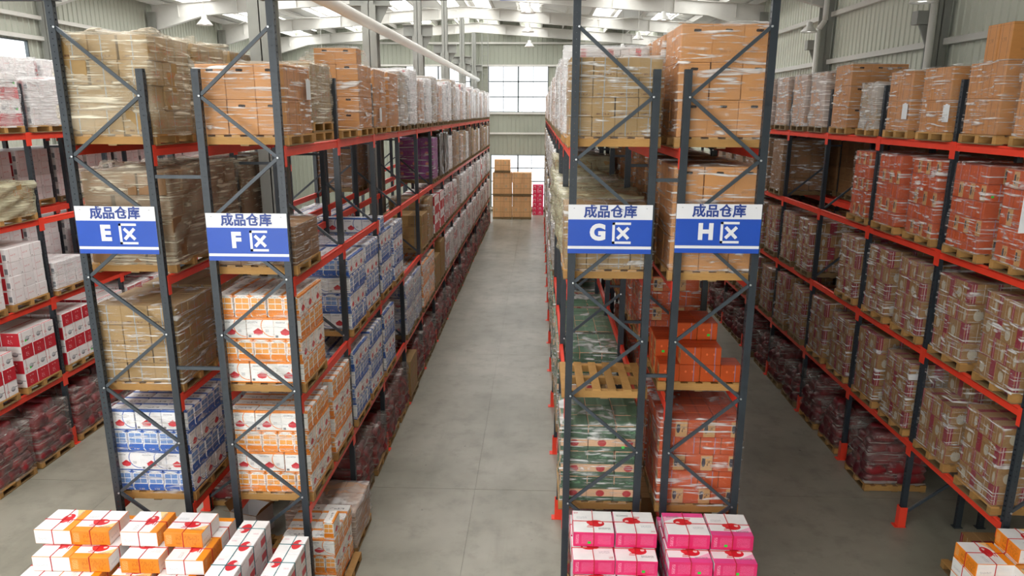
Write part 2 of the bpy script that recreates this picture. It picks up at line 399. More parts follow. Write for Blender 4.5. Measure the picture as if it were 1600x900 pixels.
def hbeam(mb, x, y, z0, z1, w_=.42, d=.4, tf=.02):
    mb.box(x - w_ / 2, x + w_ / 2, y - d / 2, y - d / 2 + tf, z0, z1); mb.box(x - w_ / 2, x + w_ / 2, y + d / 2 - tf, y + d / 2, z0, z1)
    mb.box(x - .01, x + .01, y - d / 2, y + d / 2, z0, z1)
ordn = ['first', 'second', 'third', 'fourth', 'fifth', 'sixth', 'seventh', 'eighth', 'ninth', 'tenth', 'eleventh', 'twelfth',
        'thirteenth', 'fourteenth', 'fifteenth', 'sixteenth', 'seventeenth', 'eighteenth', 'nineteenth', 'twentieth', 'twenty-first',
        'twenty-second', 'twenty-third', 'twenty-fourth', 'twenty-fifth', 'twenty-sixth', 'twenty-seventh', 'twenty-eighth', 'twenty-ninth', 'thirtieth', 'thirty-first']
XC = -4.53
for i, yc in enumerate(COLS_Y):
    if yc > 8:
        c = empty('steel_column', (XC, yc, 0), kind='structure', label='grey steel column with side brackets, %s between racks E and F' % ordn[i - 2])
        mb = MB(); hbeam(mb, 0, 0, 0, 9.75, .38, .4); mb.build('shaft', M_STRUCT, c)
        mb = MB(); hbeam(mb, 0, 0, 9.75, raf(XC), .26, .3); mb.build('upper_shaft', M_STRUCT, c)
        for s_ in (-1, 1):
            mb = MB().box(min(s_ * .12, s_ * .55), max(s_ * .12, s_ * .55), -.16, .16, 10.1, 10.13).box(min(s_ * .12, s_ * .55), max(s_ * .12, s_ * .55), -.16, .16, 9.72, 9.75)
            mb.box(min(s_ * .12, s_ * .54), max(s_ * .12, s_ * .54), -.01, .01, 9.75, 10.1)
            mb.prism([(s_ * .17, 9.72), (s_ * .5, 9.72), (s_ * .17, 9.1)], 1, -.012, .012)
            mb.build('bracket', M_STRUCT, c)
        MB().box(-.25, .25, -.28, .28, 0, .03).build('base_plate', M_STRUCT, c)
    for s_, xw in ((-1, XL + .32), (1, XR - .32)):
        c = empty('wall_column', (xw, yc, 0), kind='structure', label='grey steel wall column with a crane bracket on the %s wall' % ('left' if s_ < 0 else 'right'))
        mb = MB(); hbeam(mb, 0, 0, 0, raf(xw) + .3, .4, .34); mb.build('shaft', M_STRUCT, c)
        mb = MB(); mb.box(min(-s_ * .2, -s_ * .62), max(-s_ * .2, -s_ * .62), -.15, .15, 9.25, 9.58)
        mb.prism([(-s_ * .2, 9.25), (-s_ * .5, 9.25), (-s_ * .2, 8.6)], 1, -.03, .03); mb.build('bracket', M_STRUCT, c)
MB().tube((-4.2, 4.4, 9.12), (-4.2, 50.6, 9.12), .13, 14).build('overhead_pipe', M_STRUCTW, None, smooth=True, kind='structure',
      label='long white pipe running along the columns under the roof')
MB().tube((XR - .75, 27.35, 6), (XR - .75, 27.35, 9.9), .09, 10).tube((XR - .75, 27.35, 9.9), (XR - .55, 27.35, 10.2), .09, 10).tube((XR - .55, 27.35, 10.2), (XR - .55, 27.35, 11), .09, 10).build(
      'downpipe', M_STRUCTW, None, smooth=True, kind='structure', label='white rainwater downpipe on the right wall')
MB().tube((XR - .75, 19.55, 4), (XR - .75, 19.55, 10.8), .09, 10).build('downpipe', M_STRUCTW, None, smooth=True, kind='structure', label='white rainwater downpipe beside the nearer right wall column')
# caged ladder at the end column
ld = empty('wall_ladder', (-3.75, 50.9, 0), label='narrow steel ladder on the end column above rack F', category='ladder')
for s_ in (-1, 1): MB().box(s_ * .2 - .02, s_ * .2 + .02, -.03, .03, 8.2, 12.1).build('stile', M_STRUCT, ld)
for k in range(13): MB().tube((-.2, 0, 8.3 + k * .3), (.2, 0, 8.3 + k * .3), .015, 6).build('rung', M_STRUCT, ld)

# high-bay lamps
def lamp_mesh():
    dome = MB().lathe([(.03, .34), (.09, .33), (.1, .2), (.14, .17), (.27, .02), (.28, 0), (.26, 0), (.13, .15)], 18).mesh('dome', M_LAMP, smooth=True)
    bulb = MB().lathe([(.001, .02), (.09, .03), (.12, .08), (.12, .14)], 14).mesh('diffuser', plain('lamp_glow', 'ffffff', .4, var=0, emit=((1, .98, .94, 1), 6)), smooth=True)
    return dome, bulb
LD, LB = lamp_mesh()
def lamp(x, y, z, label):
    r = empty('pendant_lamp', (x, y, z), label=label, category='lamp', group='high-bay pendant lamps')
    inst('dome', LD, r); inst('diffuser', LB, r)
    top = roofz(x) - .01
    MB().tube((0, 0, .33), (0, 0, top - z), .012, 6).build('rod', M_STRUCTW, r)
for x, y, z, lb in [(-12, 26.76, 10.0, 'white high-bay pendant lamp over rack E, nearest the left wall'), (-.46, 27.25, 10.45, 'white high-bay pendant lamp over the aisle, nearest of its row'),
                    (-.56, 33.5, 10.45, 'white high-bay pendant lamp over the aisle, second of its row'), (-.6, 41, 10.45, 'white high-bay pendant lamp over the aisle, farthest of its row'),
                    (4.72, 29.5, 10.45, 'white high-bay pendant lamp above rack H, nearest of its row'), (4.72, 36.9, 10.45, 'white high-bay pendant lamp above rack H, second of its row'),
                    (4.64, 43.1, 10.45, 'white high-bay pendant lamp above rack H, farthest of its row'), (9, 25.86, 9.65, 'grey high-bay pendant lamp before the right wall, lower one'),
                    (8.5, 17.43, 9.42, 'grey high-bay pendant lamp before the right wall, cut by the top edge'), (-12, 41, 10.0, 'white high-bay pendant lamp far over rack E')]:
    lamp(x, y, z, lb)

# ------------------------------------------------------------------ pallet racks
Y0, BAY = 9.0, 2.5
LV = [0, 1.594, 3.263, 4.91, 6.589]
ROWS = {  # x0, x1, frames, side of the tall post / aisle, name phrase
    'C': (-12.40, -11.33, 9, -1, "farthest left rack"), 'D': (-11.07, -10.0, 9, 1, "leftmost rack"),
    'E': (-5.95, -4.85, 10, -1, "rack E"), 'F': (-4.25, -3.18, 16, 1, "rack F"),
    'G': (.38, 1.44, 16, -1, "rack G"), 'H': (1.72, 2.77, 10, 1, "rack H"),
    'I': (6.36, 7.42, 10, -1, "rightmost rack"), 'J': (7.72, 8.78, 9, 1, "rack against the right wall")}
RACK_LABEL = {'C': 'grey and red pallet rack beyond the leftmost one, seen through it', 'D': 'grey and red pallet rack across the aisle from sign E',
              'E': 'grey and red pallet rack carrying the sign with letter E', 'F': 'grey and red pallet rack carrying the sign with letter F',
              'G': 'grey and red pallet rack carrying the sign with letter G', 'H': 'grey and red pallet rack carrying the sign with letter H',
              'I': 'grey and red pallet rack across the aisle from sign H', 'J': 'grey and red pallet rack in the gloom next to the right wall'}
def post_mesh(h): return cached(('post', h), lambda: MB().box(-.045, .045, -.038, .038, 0, h).mesh('post', M_POST))
def step_beam():
    L = BAY - .09
    return MB().prism([(0, -.125), (.05, -.125), (.05, -.035), (.035, -.035), (.035, -.03), (.05, -.03), (.05, -.008), (.042, 0), (0, 0)], 1, 0, L).mesh('beam', M_RED)
BEAM = step_beam()
CONN = MB().box(.0535, .059, -.045, .03, -.25, .012).mesh('beam_connector', M_RED)
GUARD = MB().prism([(-.055, -.06), (.07, -.06), (.075, -.05), (.075, .05), (.07, .06), (-.055, .06), (-.055, .052), (.062, .052), (.062, -.052), (-.055, -.052)], 2, .01, .38).box(-.06, .13, -.075, .075, 0, .012).mesh('foot_guard', M_RED)
BOLT = MB().lathe([(0.001, 0), (.014, 0), (.014, .012), (.001, .014)], 6).mesh('bolt', M_BOLT)
FOOT = MB().box(-.075, .075, -.06, .06, 0, .01).mesh('base_plate', M_DARK)
ZA = [6.456, 4.90, 3.356, 1.772, .25]; ZB = [7.2, 5.68, 4.13, 2.56, 1.0]
RACKS = {}
for row, (x0, x1, nf, side, ph) in ROWS.items():
    rk = empty('pallet_rack', (0, Y0, 0), label=RACK_LABEL[row], category='rack', group='pallet racks'); RACKS[row] = rk
    xa, xb = x0 + .045, x1 - .045                              # post centres
    xt, xo = (xb, xa) if side > 0 else (xa, xb)                # tall/aisle post, other post
    f0 = 0 if row in 'EFGHI' else 1
    for i in range(f0, nf):
        y = i * BAY; front = i == 0
        inst('post', post_mesh(8.3 if front and row in 'EFGH' else 7.52), rk, (xt, y, 0)); inst('post', post_mesh(7.52), rk, (xo, y, 0))
        za = ([8.0] if front and row in 'EFGH' else []) + ZA; zb = ZB
        seq = []
        for k in range(len(ZB)):
            if front and row in 'EFGH': seq.append((za[k], zb[k]))
            seq.append((ZA[k], zb[k]))
        s_ = 1 if xt < xo else -1
        if i <= 7:
            for a, b in sorted(set(seq), reverse=True):
                MB().bar((xt + s_ * .03, y - .012, a), (xo - s_ * .03, y - .012, b), .042, .03).build('brace', M_BRACE, rk)
            if i <= 1:
                for px, zs in ((xt, za), (xo, zb)):
                    for z in zs: inst('bolt', BOLT, rk, (px + (.03 if px < (xt + xo) / 2 else -.03), y - .038, z), (R(90), 0, 0))
        inst('base_plate', FOOT, rk, (xt, y, 0)); inst('base_plate', FOOT, rk, (xo, y, 0))
        if i > 0 or row == 'I':
            inst('foot_guard', GUARD, rk, (xt, y, 0), (0, 0, 0 if side > 0 else math.pi))
    for i in range(f0, nf - 1):
        for lv in LV[1:]:
            for px, sx in ((xa, -1), (xb, 1)):
                b = inst('beam', BEAM, rk, (px - sx * .009, i * BAY + .045, lv), None, (sx, 1, 1))
                inst('beam_connector', CONN, b, (0, 0, 0)); inst('beam_connector', CONN, b, (0, BAY - .09, 0), None, (1, -1, 1))
for a, b in (('E', 'F'), ('G', 'H'), ('I', 'J'), ('D', 'C')):
    xa, xb = (ROWS[a][1], ROWS[b][0]) if a != 'D' else (ROWS['C'][1], ROWS['D'][0])
    for i in range(0 if a in 'EG' else 1, 6):
        for z in (6.21, 3.65): MB().box(xa - .01, xb + .01, i * BAY - .02, i * BAY + .02, z - .022, z + .022).build('row_spacer', M_BRACE, RACKS[a])
for x0, x1, lb in ((-10.05, -5.86, 'dark steel tie beam over the aisle beside sign E'), (-3.27, .46, 'dark steel tie beam over the main aisle between F and G'),
                   (2.68, 6.4, 'dark steel tie beam over the aisle beside sign H')):
    t = empty('tie_beam', ((x0 + x1) / 2, Y0, 8.3), label=lb, category='beam', group='tie beams between rack fronts'); L = (x1 - x0) / 2
    MB().prism([(-.04, 0), (.04, 0), (.04, .1), (.035, .1), (.035, .006), (-.035, .006), (-.035, .1), (-.04, .1)], 0, -L, L).build('channel', M_DARK, t)
    for s_ in (-1, 1):
        MB().box(s_ * L - .07, s_ * L + .07, -.06, .06, 0, .008).build('end_plate', M_DARK, t)

# ------------------------------------------------------------------ signs
def text_mesh(txt, size, mat, off=0.0, ext=.002):
    cu = bpy.data.curves.new('lettering', 'FONT'); cu.body = txt; cu.size = size; cu.align_x = 'CENTER'; cu.align_y = 'CENTER'
    cu.extrude = ext; cu.offset = off; cu.resolution_u = 4
    o = bpy.data.objects.new('lettering', cu); COL.objects.link(o)
    dg = bpy.context.evaluated_depsgraph_get(); me = bpy.data.meshes.new_from_object(o.evaluated_get(dg))
    bpy.data.objects.remove(o); me.materials.clear(); me.materials.append(mat); return me
CJK = text_mesh('成品仓库', .165, M_NAVY, .0045)
QU = text_mesh('区', .27, M_WHITE, .010)
def qu_mesh():   # the open-sided character as on the signs: three strokes and a cross
    mb = MB(); mb.box(-.115, .115, 0, .004, .105, .135); mb.box(-.115, -.083, 0, .004, -.135, .135); mb.box(-.115, .12, 0, .004, -.135, -.105)
    mb.bar((-.05, .002, .068), (.085, .002, -.07), .04, .004); mb.bar((.085, .002, .068), (-.05, .002, -.07), .04, .0046)
    return mb.mesh('lettering', M_WHITE)
QUM = qu_mesh()
for L, x0, zt in (('E', -5.93, 5.835), ('F', -4.235, 5.76), ('G', .372, 5.905), ('H', 1.71, 5.925)):
    W, H = 1.045, .615; t = .006
    s = empty('zone_sign', (x0 + W / 2, 8.945, zt - H), label='blue and white zone sign with the letter %s' % L, category='sign', group='zone signs')
    MB().box(-W / 2, W / 2, 0, .008, 0, H).build('board', M_WHITE, s)
    MB().box(-W / 2, W / 2, -.002, 0, .095, .43).build('blue_panel', M_BLUE, s)
    MB().box(-W / 2, W / 2, -.002, 0, 0, .058).build('blue_band', M_BLUE, s)
    inst('heading', CJK, s, (0, -.003, .522), (R(90), 0, 0))
    lm = text_mesh(L, .27, M_WHITE, .014)
    inst('letter', lm, s, (-.15, -.004, .262), (R(90), 0, 0)); inst('character', QUM, s, (.145, -.006, .262))
    for dx in (-.45, .45): MB().lathe([(.001, 0), (.008, 0), (.008, .004)], 8).build('screw', M_BRACE, s, (dx, -.001, H - .045))
s = empty('aisle_sign', (-.45, 8.93, 8.41), label='white and blue sign on the tie beam, only its lower edge in view', category='sign')
MB().box(-.35, .28, 0, .01, -.125, .5).build('board', M_WHITE, s); MB().box(-.03, .28, -.003, 0, -.125, .3).build('blue_panel', M_BLUE, s)
s = empty('notice_board', (6.13, 8.93, 5.6), label='white notice with a blue disc cut by the frame edge', category='sign')
MB().box(-.26, .26, 0, .01, 0, .47).build('board', M_WHITE, s)
MB().lathe([(.001, 0), (.2, 0), (.2, .004), (.001, .004)], 32).build('blue_disc', plain('notice_blue', '2f7de0', .4), s, (.02, -.001, .22)).rotation_euler = (R(90), 0, 0)
MB().box(.25, .3, .0, .03, .2, .26).build('bracket', M_DARK, s)

# ------------------------------------------------------------------ cartons: kinds and prints
PAN = lambda c: [('r', 0, 1, .9, 1, c), ('r', 0, 1, 0, .07, c), ('o', .95, .62, .42, .5, .86, c), ('d', .42, .36, .2, .17, 'c8202c'), ('e', .42, .3, .17, .09, 'd83a44'),
                 ('t', .08, .42, .75, .82, 90, 30, '5a5f76'), ('t', .68, .82, .34, .48, 70, 40, '8a8a90'), ('r', .05, .15, .1, .2, '77777c')]
WIN = lambda c, d: [('o', .62, .2, .7, .34, .72, c), ('e', .5, .84, .46, .14, c), ('r', .05, .95, .34, .85, c), ('r', .1, .9, .38, .6, d), ('r', .1, .9, .64, .86, d),
                    ('r', .485, .515, .38, .86, c), ('t', .3, .7, .06, .12, 30, 8, 'f4e0c0'), ('t', .2, .8, .9, .94, 30, 12, '70727c')]
APPLE = lambda: [('e', .58, .42, .2, .15, 'd8202c'), ('e', .42, .46, .08, .08, 'e33b40'), ('e', .68, .46, .05, .05, 'f4d8d4'), ('r', .34, .5, .24, .27, 'd03038'), ('r', .36, .5, .3, .33, 'd03038'),
                 ('t', .62, .92, .16, .24, 110, 40, '77777c'), ('t', .1, .36, .62, .72, 100, 40, 'c4c4ca')]
KINDS = {}
NAME = dict(brown='brown_carton', brown_dark='plain_carton', peach='peach_carton', panO='orange_pan_carton', panB='blue_pan_carton', green='green_carton', orange='orange_carton',
            maroon='maroon_carton', redwhite='red_pan_carton', white='white_carton', purple='purple_carton', pinkbox='pink_carton', crate='strapped_crate', giftP='pink_gift_carton',
            giftW='white_pink_gift_carton', giftO='orange_gift_carton', giftC='white_gift_carton')
def kind(name, A, B, h, side, end, top, phrase, base=None, extras=(), rough=.55, cat='carton'):
    KINDS[name] = dict(name=NAME[name], A=A, B=B, h=h, phrase=phrase, extras=extras, cat=cat,
        mats=[print_mat(name + '_side', side[0], side[1], rough), print_mat(name + '_end', end[0], end[1], rough), print_mat(name + '_top', top[0], top[1], rough)])
TAPE = lambda c, k=.46: [('r', 0, 1, k, 1 - k, c)]
kind('brown', (3, 3), None, .30, ('a1814f', [('r', .46, .5, 0, 1, '8f9aa0'), ('t', .1, .9, .1, .2, 40, 9, '6d4a2c'), ('r', 0, 1, .965, 1, '8d6a40')]),
     ('9a7a4a', [('t', .2, .8, .3, .6, 18, 8, 'b3653c'), ('r', .52, .55, 0, 1, '8f9aa0'), ('r', 0, 1, .965, 1, '8d6a40')]), ('9c7c4c', TAPE('94703f')), 'brown carton', extras=('sticker?',))
kind('brown_dark', (3, 3), None, .32, ('8a6540', [('r', 0, 1, .96, 1, '6d4d2c'), ('r', .3, .7, .3, .7, '8d633c')]), ('815c38', [('t', .2, .8, .4, .6, 14, 6, '6b4526')]),
     ('a07850', TAPE('8e6a40')), 'dull brown carton')
kind('peach', (3, 2), None, .46, ('c4884c', [('r', 0, 1, .93, .945, 'a8713f'), ('t', .2, .8, .25, .32, 30, 6, 'b07c4c')]), ('bd7f46', [('r', 0, 1, .93, .945, 'a8713f'), ('r', .22, .24, 0, 1, '4a4434'), ('r', .76, .78, 0, 1, '4a4434'), ('t', .2, .6, .5, .62, 26, 8, '96683e')]),
     ('cb955f', TAPE('b5814d')), 'peach-coloured carton', extras=('hand_hole',))
kind('panO', (3, 5), (5, 3), .31, ('f3f1ee', PAN('f08a24')), ('f08a20', WIN('f3f0ea', 'f7a94c')), ('f1efec', [('r', 0, 1, 0, .2, 'f09a3c'), ('t', .2, .8, .4, .6, 20, 8, '88888c')]), 'orange pan carton', rough=.42)
kind('panB', (3, 5), (5, 3), .31, ('f1f1f3', PAN('3560ae')), ('2c62bc', WIN('f0f0f2', '6f95cf')), ('eeeef2', [('r', 0, 1, 0, .2, '3a64b0'), ('t', .2, .8, .4, .6, 20, 8, '88888c')]), 'blue pan carton', rough=.42)
kind('green', (3, 4), (3, 3), .19, ('d6aa86', [('r', 0, 1, 0, .36, '33573b'), ('e', .5, .62, .16, .26, 'b02a2c'), ('r', .34, .66, .6, .72, 'b83034')]), ('33553b', [('t', .2, .8, .4, .6, 10, 5, '55805c'), ('r', 0, 1, .93, 1, 'b08a6a')]),
     ('577d60', TAPE('6b9070')), 'dark green carton', extras=('sticker?',))
kind('orange', (4, 3), (3, 4), .25, ('c24c0c', [('r', 0, 1, .95, 1, 'a23a14'), ('e', .3, .6, .05, .07, 'e8703c'), ('e', .65, .6, .05, .07, 'e8703c'), ('r', .68, .72, 0, 1, '8d7a96')]),
     ('be4c10', [('r', .56, 1, 0, .92, 'c4955f'), ('e', .66, .5, .07, .26, '3a3540'), ('r', .6, .72, .55, .75, '3a3540'), ('t', .78, .95, .3, .62, 18, 7, '7d5c40')]),
     ('b8441c', TAPE('a03a16')), 'orange carton', extras=('sticker?',))
kind('maroon', (3, 2), (2, 3), .29, ('9a7241', [('r', 0, .2, 0, 1, '8a1c32'), ('e', .78, .4, .1, .28, 'b5ab98'), ('r', .5, .512, 0, 1, 'ece6da'), ('t', .28, .7, .55, .75, 20, 7, '8a6436'), ('r', .1, .115, 0, 1, 'e8dcd2')]),
     ('97703f', [('r', .72, 1, 0, 1, '8c1c32'), ('e', .3, .4, .13, .28, 'b5ab98'), ('r', .5, .514, 0, 1, 'ece6da'), ('t', .1, .6, .6, .75, 20, 7, '8a6436')]),
     ('a07a50', [('r', 0, .3, 0, 1, '8a1c32')] + TAPE('b08a5c')), 'maroon-tan carton')
kind('redwhite', (3, 3), (3, 3), .28, ('f2efee', [('e', .62, .42, .17, .17, '7d7f84'), ('e', .62, .47, .17, .1, 'c2c4c8'), ('r', .74, .98, .48, .52, '5c5e64'), ('r', .2, .225, 0, 1, 'c02834'), ('r', .1, .32, .3, .34, 'c4343c'), ('r', .1, .28, .4, .43, 'c4343c'), ('r', 0, 1, .96, 1, 'd0c6c4')]),
     ('c51f30', [('t', .35, .65, .72, .8, 18, 6, 'f0d8d4'), ('t', .3, .6, .2, .5, 9, 8, 'e09aa0')]), ('e9e4e2', [('r', 0, 1, 0, .1, 'c51f30')]), 'red-white pan carton', rough=.42, extras=('sticker?',))
kind('white', (3, 3), None, .28, ('efeaea', [('r', .55, .75, .05, .92, 'cc2430'), ('r', .8, .98, .2, .6, '8a8c92'), ('r', .3, .312, 0, 1, 'c87078')]),
     ('ece7e7', [('r', .28, .295, 0, 1, 'c87078'), ('t', .35, .75, .45, .55, 22, 8, 'dca4a4'), ('r', .05, .14, .08, .16, 'b0a4a6')]), ('eeeaea', [('r', .28, .3, 0, 1, 'b04048')]), 'white carton', rough=.45)
kind('purple', (3, 3), None, .3, ('93408c', [('e', .5, .55, .13, .2, 'c86a8a'), ('r', 0, 1, .0, .3, '8d3c80'), ('r', .38, .62, .45, .6, 'd88a60')]), ('8c3a86', [('r', 0, 1, .0, .3, '8d3c80')]), ('84377c', []), 'purple carton')
kind('pinkbox', (2, 2), None, .3, ('e0285a', [('r', .2, .6, .2, .8, 'f0b0c4'), ('e', .4, .4, .12, .2, 'c0203c')]), ('e02a60', [('r', .3, .7, .3, .7, 'f0c0d0')]), ('e8487a', []), 'pink printed carton')
kind('crate', (2, 1), None, .74, ('f0ba84', [('r', .17, .19, 0, 1, '8a6540'), ('r', .81, .83, 0, 1, '8a6540'), ('r', 0, 1, .48, .51, 'b07c4c'), ('r', .3, .5, .6, .85, 'd8b48c')]), ('ecb47c', []), ('f0c090', []), 'brown strapped crate carton')
GT = lambda c, d: ('f4f2f4', [('c', .6, -1, .18, d), ('r', 0, 1, 0, .2, c), ('c', .55, -1, .34, c)] + APPLE())
kind('giftP', (1, 1), None, .2, ('e22a6c', [('t', .06, .14, .2, .85, 60, 26, 'f2a8c4'), ('t', .2, .5, .2, .85, 80, 30, 'ea6a98'), ('t', .6, .92, .2, .85, 80, 30, 'ea6a98')]), ('f1e6ec', [('r', 0, 1, 0, .4, 'ef5c92'), ('t', .2, .8, .45, .8, 70, 26, 'd8bcc8')]), GT('ee4f96', 'f7b4d0'),
     'pink-white gift carton', extras=('string_r', 'sticker'), rough=.4)
kind('giftW', (1, 1), None, .2, ('e22a6c', [('t', .06, .14, .2, .85, 60, 26, 'f2a8c4'), ('t', .2, .5, .2, .85, 80, 30, 'ea6a98'), ('t', .6, .92, .2, .85, 80, 30, 'ea6a98')]), ('f1e6ec', [('t', .2, .8, .45, .8, 70, 26, 'd8bcc8')]), ('f5f3f3', APPLE() + [('t', .04, .14, .84, .92, 80, 40, 'd86070')]),
     'white-topped pink gift carton', extras=('string_r', 'sticker'), rough=.4)
kind('giftO', (1, 1), None, .2, ('f28c26', [('t', .3, .48, .15, .85, 26, 6, 'd87a1c'), ('t', .55, .92, .15, .85, 30, 6, 'd87a1c'), ('t', .05, .2, .2, .85, 60, 24, 'f6c080')]), ('f3f1ef', [('r', 0, 1, .0, .12, 'e8e4e2'), ('t', .1, .4, .3, .45, 80, 20, 'c4c4c8')]), GT('f59420', 'fbd090'),
     'orange-white gift carton', extras=('string_r',), rough=.4)
kind('giftC', (1, 1), None, .22, ('f2eff0', [('t', .1, .9, .3, .7, 60, 24, 'e4d6da')]), ('f0e9ea', [('r', .1, .5, .1, .6, 'd8525c'), ('t', .2, .8, .75, .9, 18, 6, 'b8a8ac')]), ('f5f4f5', [('e', .7, .5, .19, .27, 'd8323c'), ('d', .82, .6, .1, .12, 'f2dcdc'), ('t', .1, .3, .76, .84, 80, 40, 'e0a8b4')]),
     'white gift carton', extras=('string_t',), rough=.4)
t = NT('maroon_sack'); p_ = t.pos(); n1 = t.noise(p_, 5, 4, .6, .6); n2 = t.noise(t.objc(), 1.7, 2); oi = t.n('ShaderNodeObjectInfo').outputs['Random']
c_ = t.mix(t.ramp(n2, .35, .62), lin('571c26'), lin('93262c')); c_ = t.mix(t.math('MULTIPLY', t.ramp(n1, .6, .7), .6), c_, lin('2c2426'))
t.out(c_, .38, bump=n1, bstr=.5, bdist=.02); M_SACK = t.m
KINDS['sack'] = dict(name='sack', A=(3, 3), B=(3, 3), h=.2, phrase='maroon bagged bundle', extras=(), mats=[M_SACK], cat='sack')

def carton_mesh(kn, s, bevel=True):
    key = ('carton', kn, tuple(round(x, 3) for x in s), bevel)
    def mk():
        if kn == 'sack': return sack_mesh(s)
        bm = bmesh.new(); uvl = bm.loops.layers.uv.new('UVMap'); a, b, c = s[0] / 2, s[1] / 2, s[2]
        vs = [bm.verts.new(p) for p in [(-a, -b, 0), (a, -b, 0), (a, b, 0), (-a, b, 0), (-a, -b, c), (a, -b, c), (a, b, c), (-a, b, c)]]
        for idx, mi in (((0, 1, 5, 4), 0), ((2, 3, 7, 6), 0), ((1, 2, 6, 5), 1), ((3, 0, 4, 7), 1), ((4, 5, 6, 7), 2), ((1, 0, 3, 2), 2)):
            f = bm.faces.new([vs[i] for i in idx]); f.material_index = mi
            for lp, uv in zip(f.loops, ((0, 0), (1, 0), (1, 1), (0, 1))): lp[uvl].uv = uv
        if bevel: bmesh.ops.bevel(bm, geom=bm.edges[:], offset=.006, segments=1, affect='EDGES', clamp_overlap=True)
        me = bpy.data.meshes.new(kn + '_carton'); bm.to_mesh(me); bm.free()
        for m in KINDS[kn]['mats']: me.materials.append(m)
        return me
    return cached(key, mk)
def sack_mesh(s, n=5):
    bm = bmesh.new(); bmesh.ops.create_cube(bm, size=2); bmesh.ops.subdivide_edges(bm, edges=bm.edges[:], cuts=3, use_grid_fill=True)
    r = random.Random(int(s[0] * 1000))
    for v in bm.verts:
        p = v.co.copy(); q = p.normalized() * 1.25; v.co = p.lerp(q, .55)
        k = 1 + .13 * math.sin(5 * p.x + 3 * p.y * p.z) * math.cos(4 * p.y + p.z)
        v.co = Vector((v.co.x * s[0] / 2 * k, v.co.y * s[1] / 2 * k, v.co.z * s[2] / 2 * k + s[2] / 2 + .01 * r.uniform(-1, 1)))
    me = bpy.data.meshes.new('sack'); bm.to_mesh(me); bm.free(); me.materials.append(M_SACK)
    me.polygons.foreach_set('use_smooth', [True] * len(me.polygons)); return me

def extra_parts(kn, o, s):
    a, b, c = s[0] / 2, s[1] / 2, s[2]
    for e in KINDS[kn]['extras']:
        if e == 'hand_hole':
            k = ('hole', s)
            me = cached(k, lambda: MB().prism([(math.copysign(.03, math.cos(t_)) + .015 * math.cos(t_), .017 * math.sin(t_)) for t_ in [i * math.pi / 6 + .01 for i in range(12)]], 1, -.0025, .0025).mesh('hand_hole', M_HOLE))
            inst('hand_hole', me, o, (0, -b, c * .83)); 
        elif e in ('string_r', 'string_t'):
            m = M_TWINE_R if e == 'string_r' else M_TWINE_T; r = .0045; q = .006
            def mk():
                mb = MB()
                mb.box(-r, r, -b - q, b + q, c, c + q); mb.box(-r, r, -b - q, -b, 0, c); mb.box(-r, r, b, b + q, 0, c)
                mb.box(-a - q, a + q, -r, r, c, c + q); mb.box(-a - q, -a, -r, r, 0, c); mb.box(a, a + q, -r, r, 0, c); return mb.mesh('string', m)
            inst('string', cached(('string', e, s), mk), o)
        elif e == 'sticker' or (e == 'sticker?' and rnd.random() < (.08 if kn == 'brown' else .22)):
            me = cached(('stick', 1), lambda: MB().box(-.02, .02, -.001, .001, -.017, .017).mesh('sticker', M_GREENST))
            inst('sticker', me, o, (rnd.uniform(-.3, .3) * a * 2 * .8, -b - .002, c * .3))

# ------------------------------------------------------------------ loads
CARTONS, PALLETS, FILMS = [], [], []
LEVELNAME = ['floor', 'lowest shelf', 'second shelf', 'third shelf', 'top shelf']
def slot_y(s): return Y0 + BAY * (s // 2) + (.64 if s % 2 == 0 else 1.86)
def load_phrase(row, s, lv):
    nm = ROWS[row][4]; o = 'front' if s == 0 else ordn[s]
    own = nm + "'s" if nm.startswith('rack ') and len(nm) == 6 else {'C': "farthest-left rack's", 'D': "leftmost rack's", 'I': "rightmost rack's", 'J': "wall-side rack's"}[row]
    return '%s load on %s %s' % (o, own, LEVELNAME[lv])

def stack(kn, cx, cy, z, fx, fy, nz, h=None, face=1, phrase='', start=0, tops=(), drop=(), jit=.004, alt=None, A=None, B=None, rot=0, full_top=True, gap=.004):
    """cartons in layers; face = +1/-1 the x side that looks on the aisle; only the outer shell is kept"""
    K = KINDS[kn]; h = h or K['h']; A = A or K['A']; B = B or K['B'] or A
    alt = (K['B'] is not None) if alt is None else alt
    ztop = z
    for k in range(nz + (1 if tops else 0)):
        pat, turned = (A, False) if (not alt or (k + start) % 2 == 0) else (B, True)
        nx, ny = pat; bw, bd = fx / nx, fy / ny
        for i in range(nx):
            for j in range(ny):
                if k == nz and (i, j) not in tops: continue
                if (k, i, j) in drop: continue
                aisle = (i == nx - 1) if face > 0 else (i == 0)
                if not (j == 0 or aisle or k >= nz - 1): continue
                s = (bw - gap, bd - gap, h - .003) if not turned else (bd - gap, bw - gap, h - .003)
                px = cx - fx / 2 + (i + .5) * bw; py = cy - fy / 2 + (j + .5) * bd
                ang = (math.pi / 2 if turned else 0) + (math.pi if (kn in ('giftP', 'giftO', 'giftC', 'giftW') and rnd.random() < .5) else 0) + R(rnd.uniform(-.6, .6)) * (jit / .004)
                M = Matrix.Translation((px + rnd.uniform(-jit, jit), py + rnd.uniform(-jit, jit), z + k * h)) @ Matrix.Rotation(ang, 4, 'Z')
                lay = 'loose' if k == nz else 'top' if k == nz - 1 else 'bottom' if k == 0 else ordn[k]
                pos = ('%s across' % ordn[i]) if j == 0 else ('aisle side %s back' % ordn[j]) if aisle else 'inner %s-%s' % (ordn[i], ordn[j])
                CARTONS.append(dict(kind=kn, s=s, M=M, label='%s, %s layer, %s, %s' % (K['phrase'], lay, pos, phrase), group=('%ss of the %s' % (K['phrase'], phrase)), n=0))
        ztop = z + (k + 1) * h
    return ztop

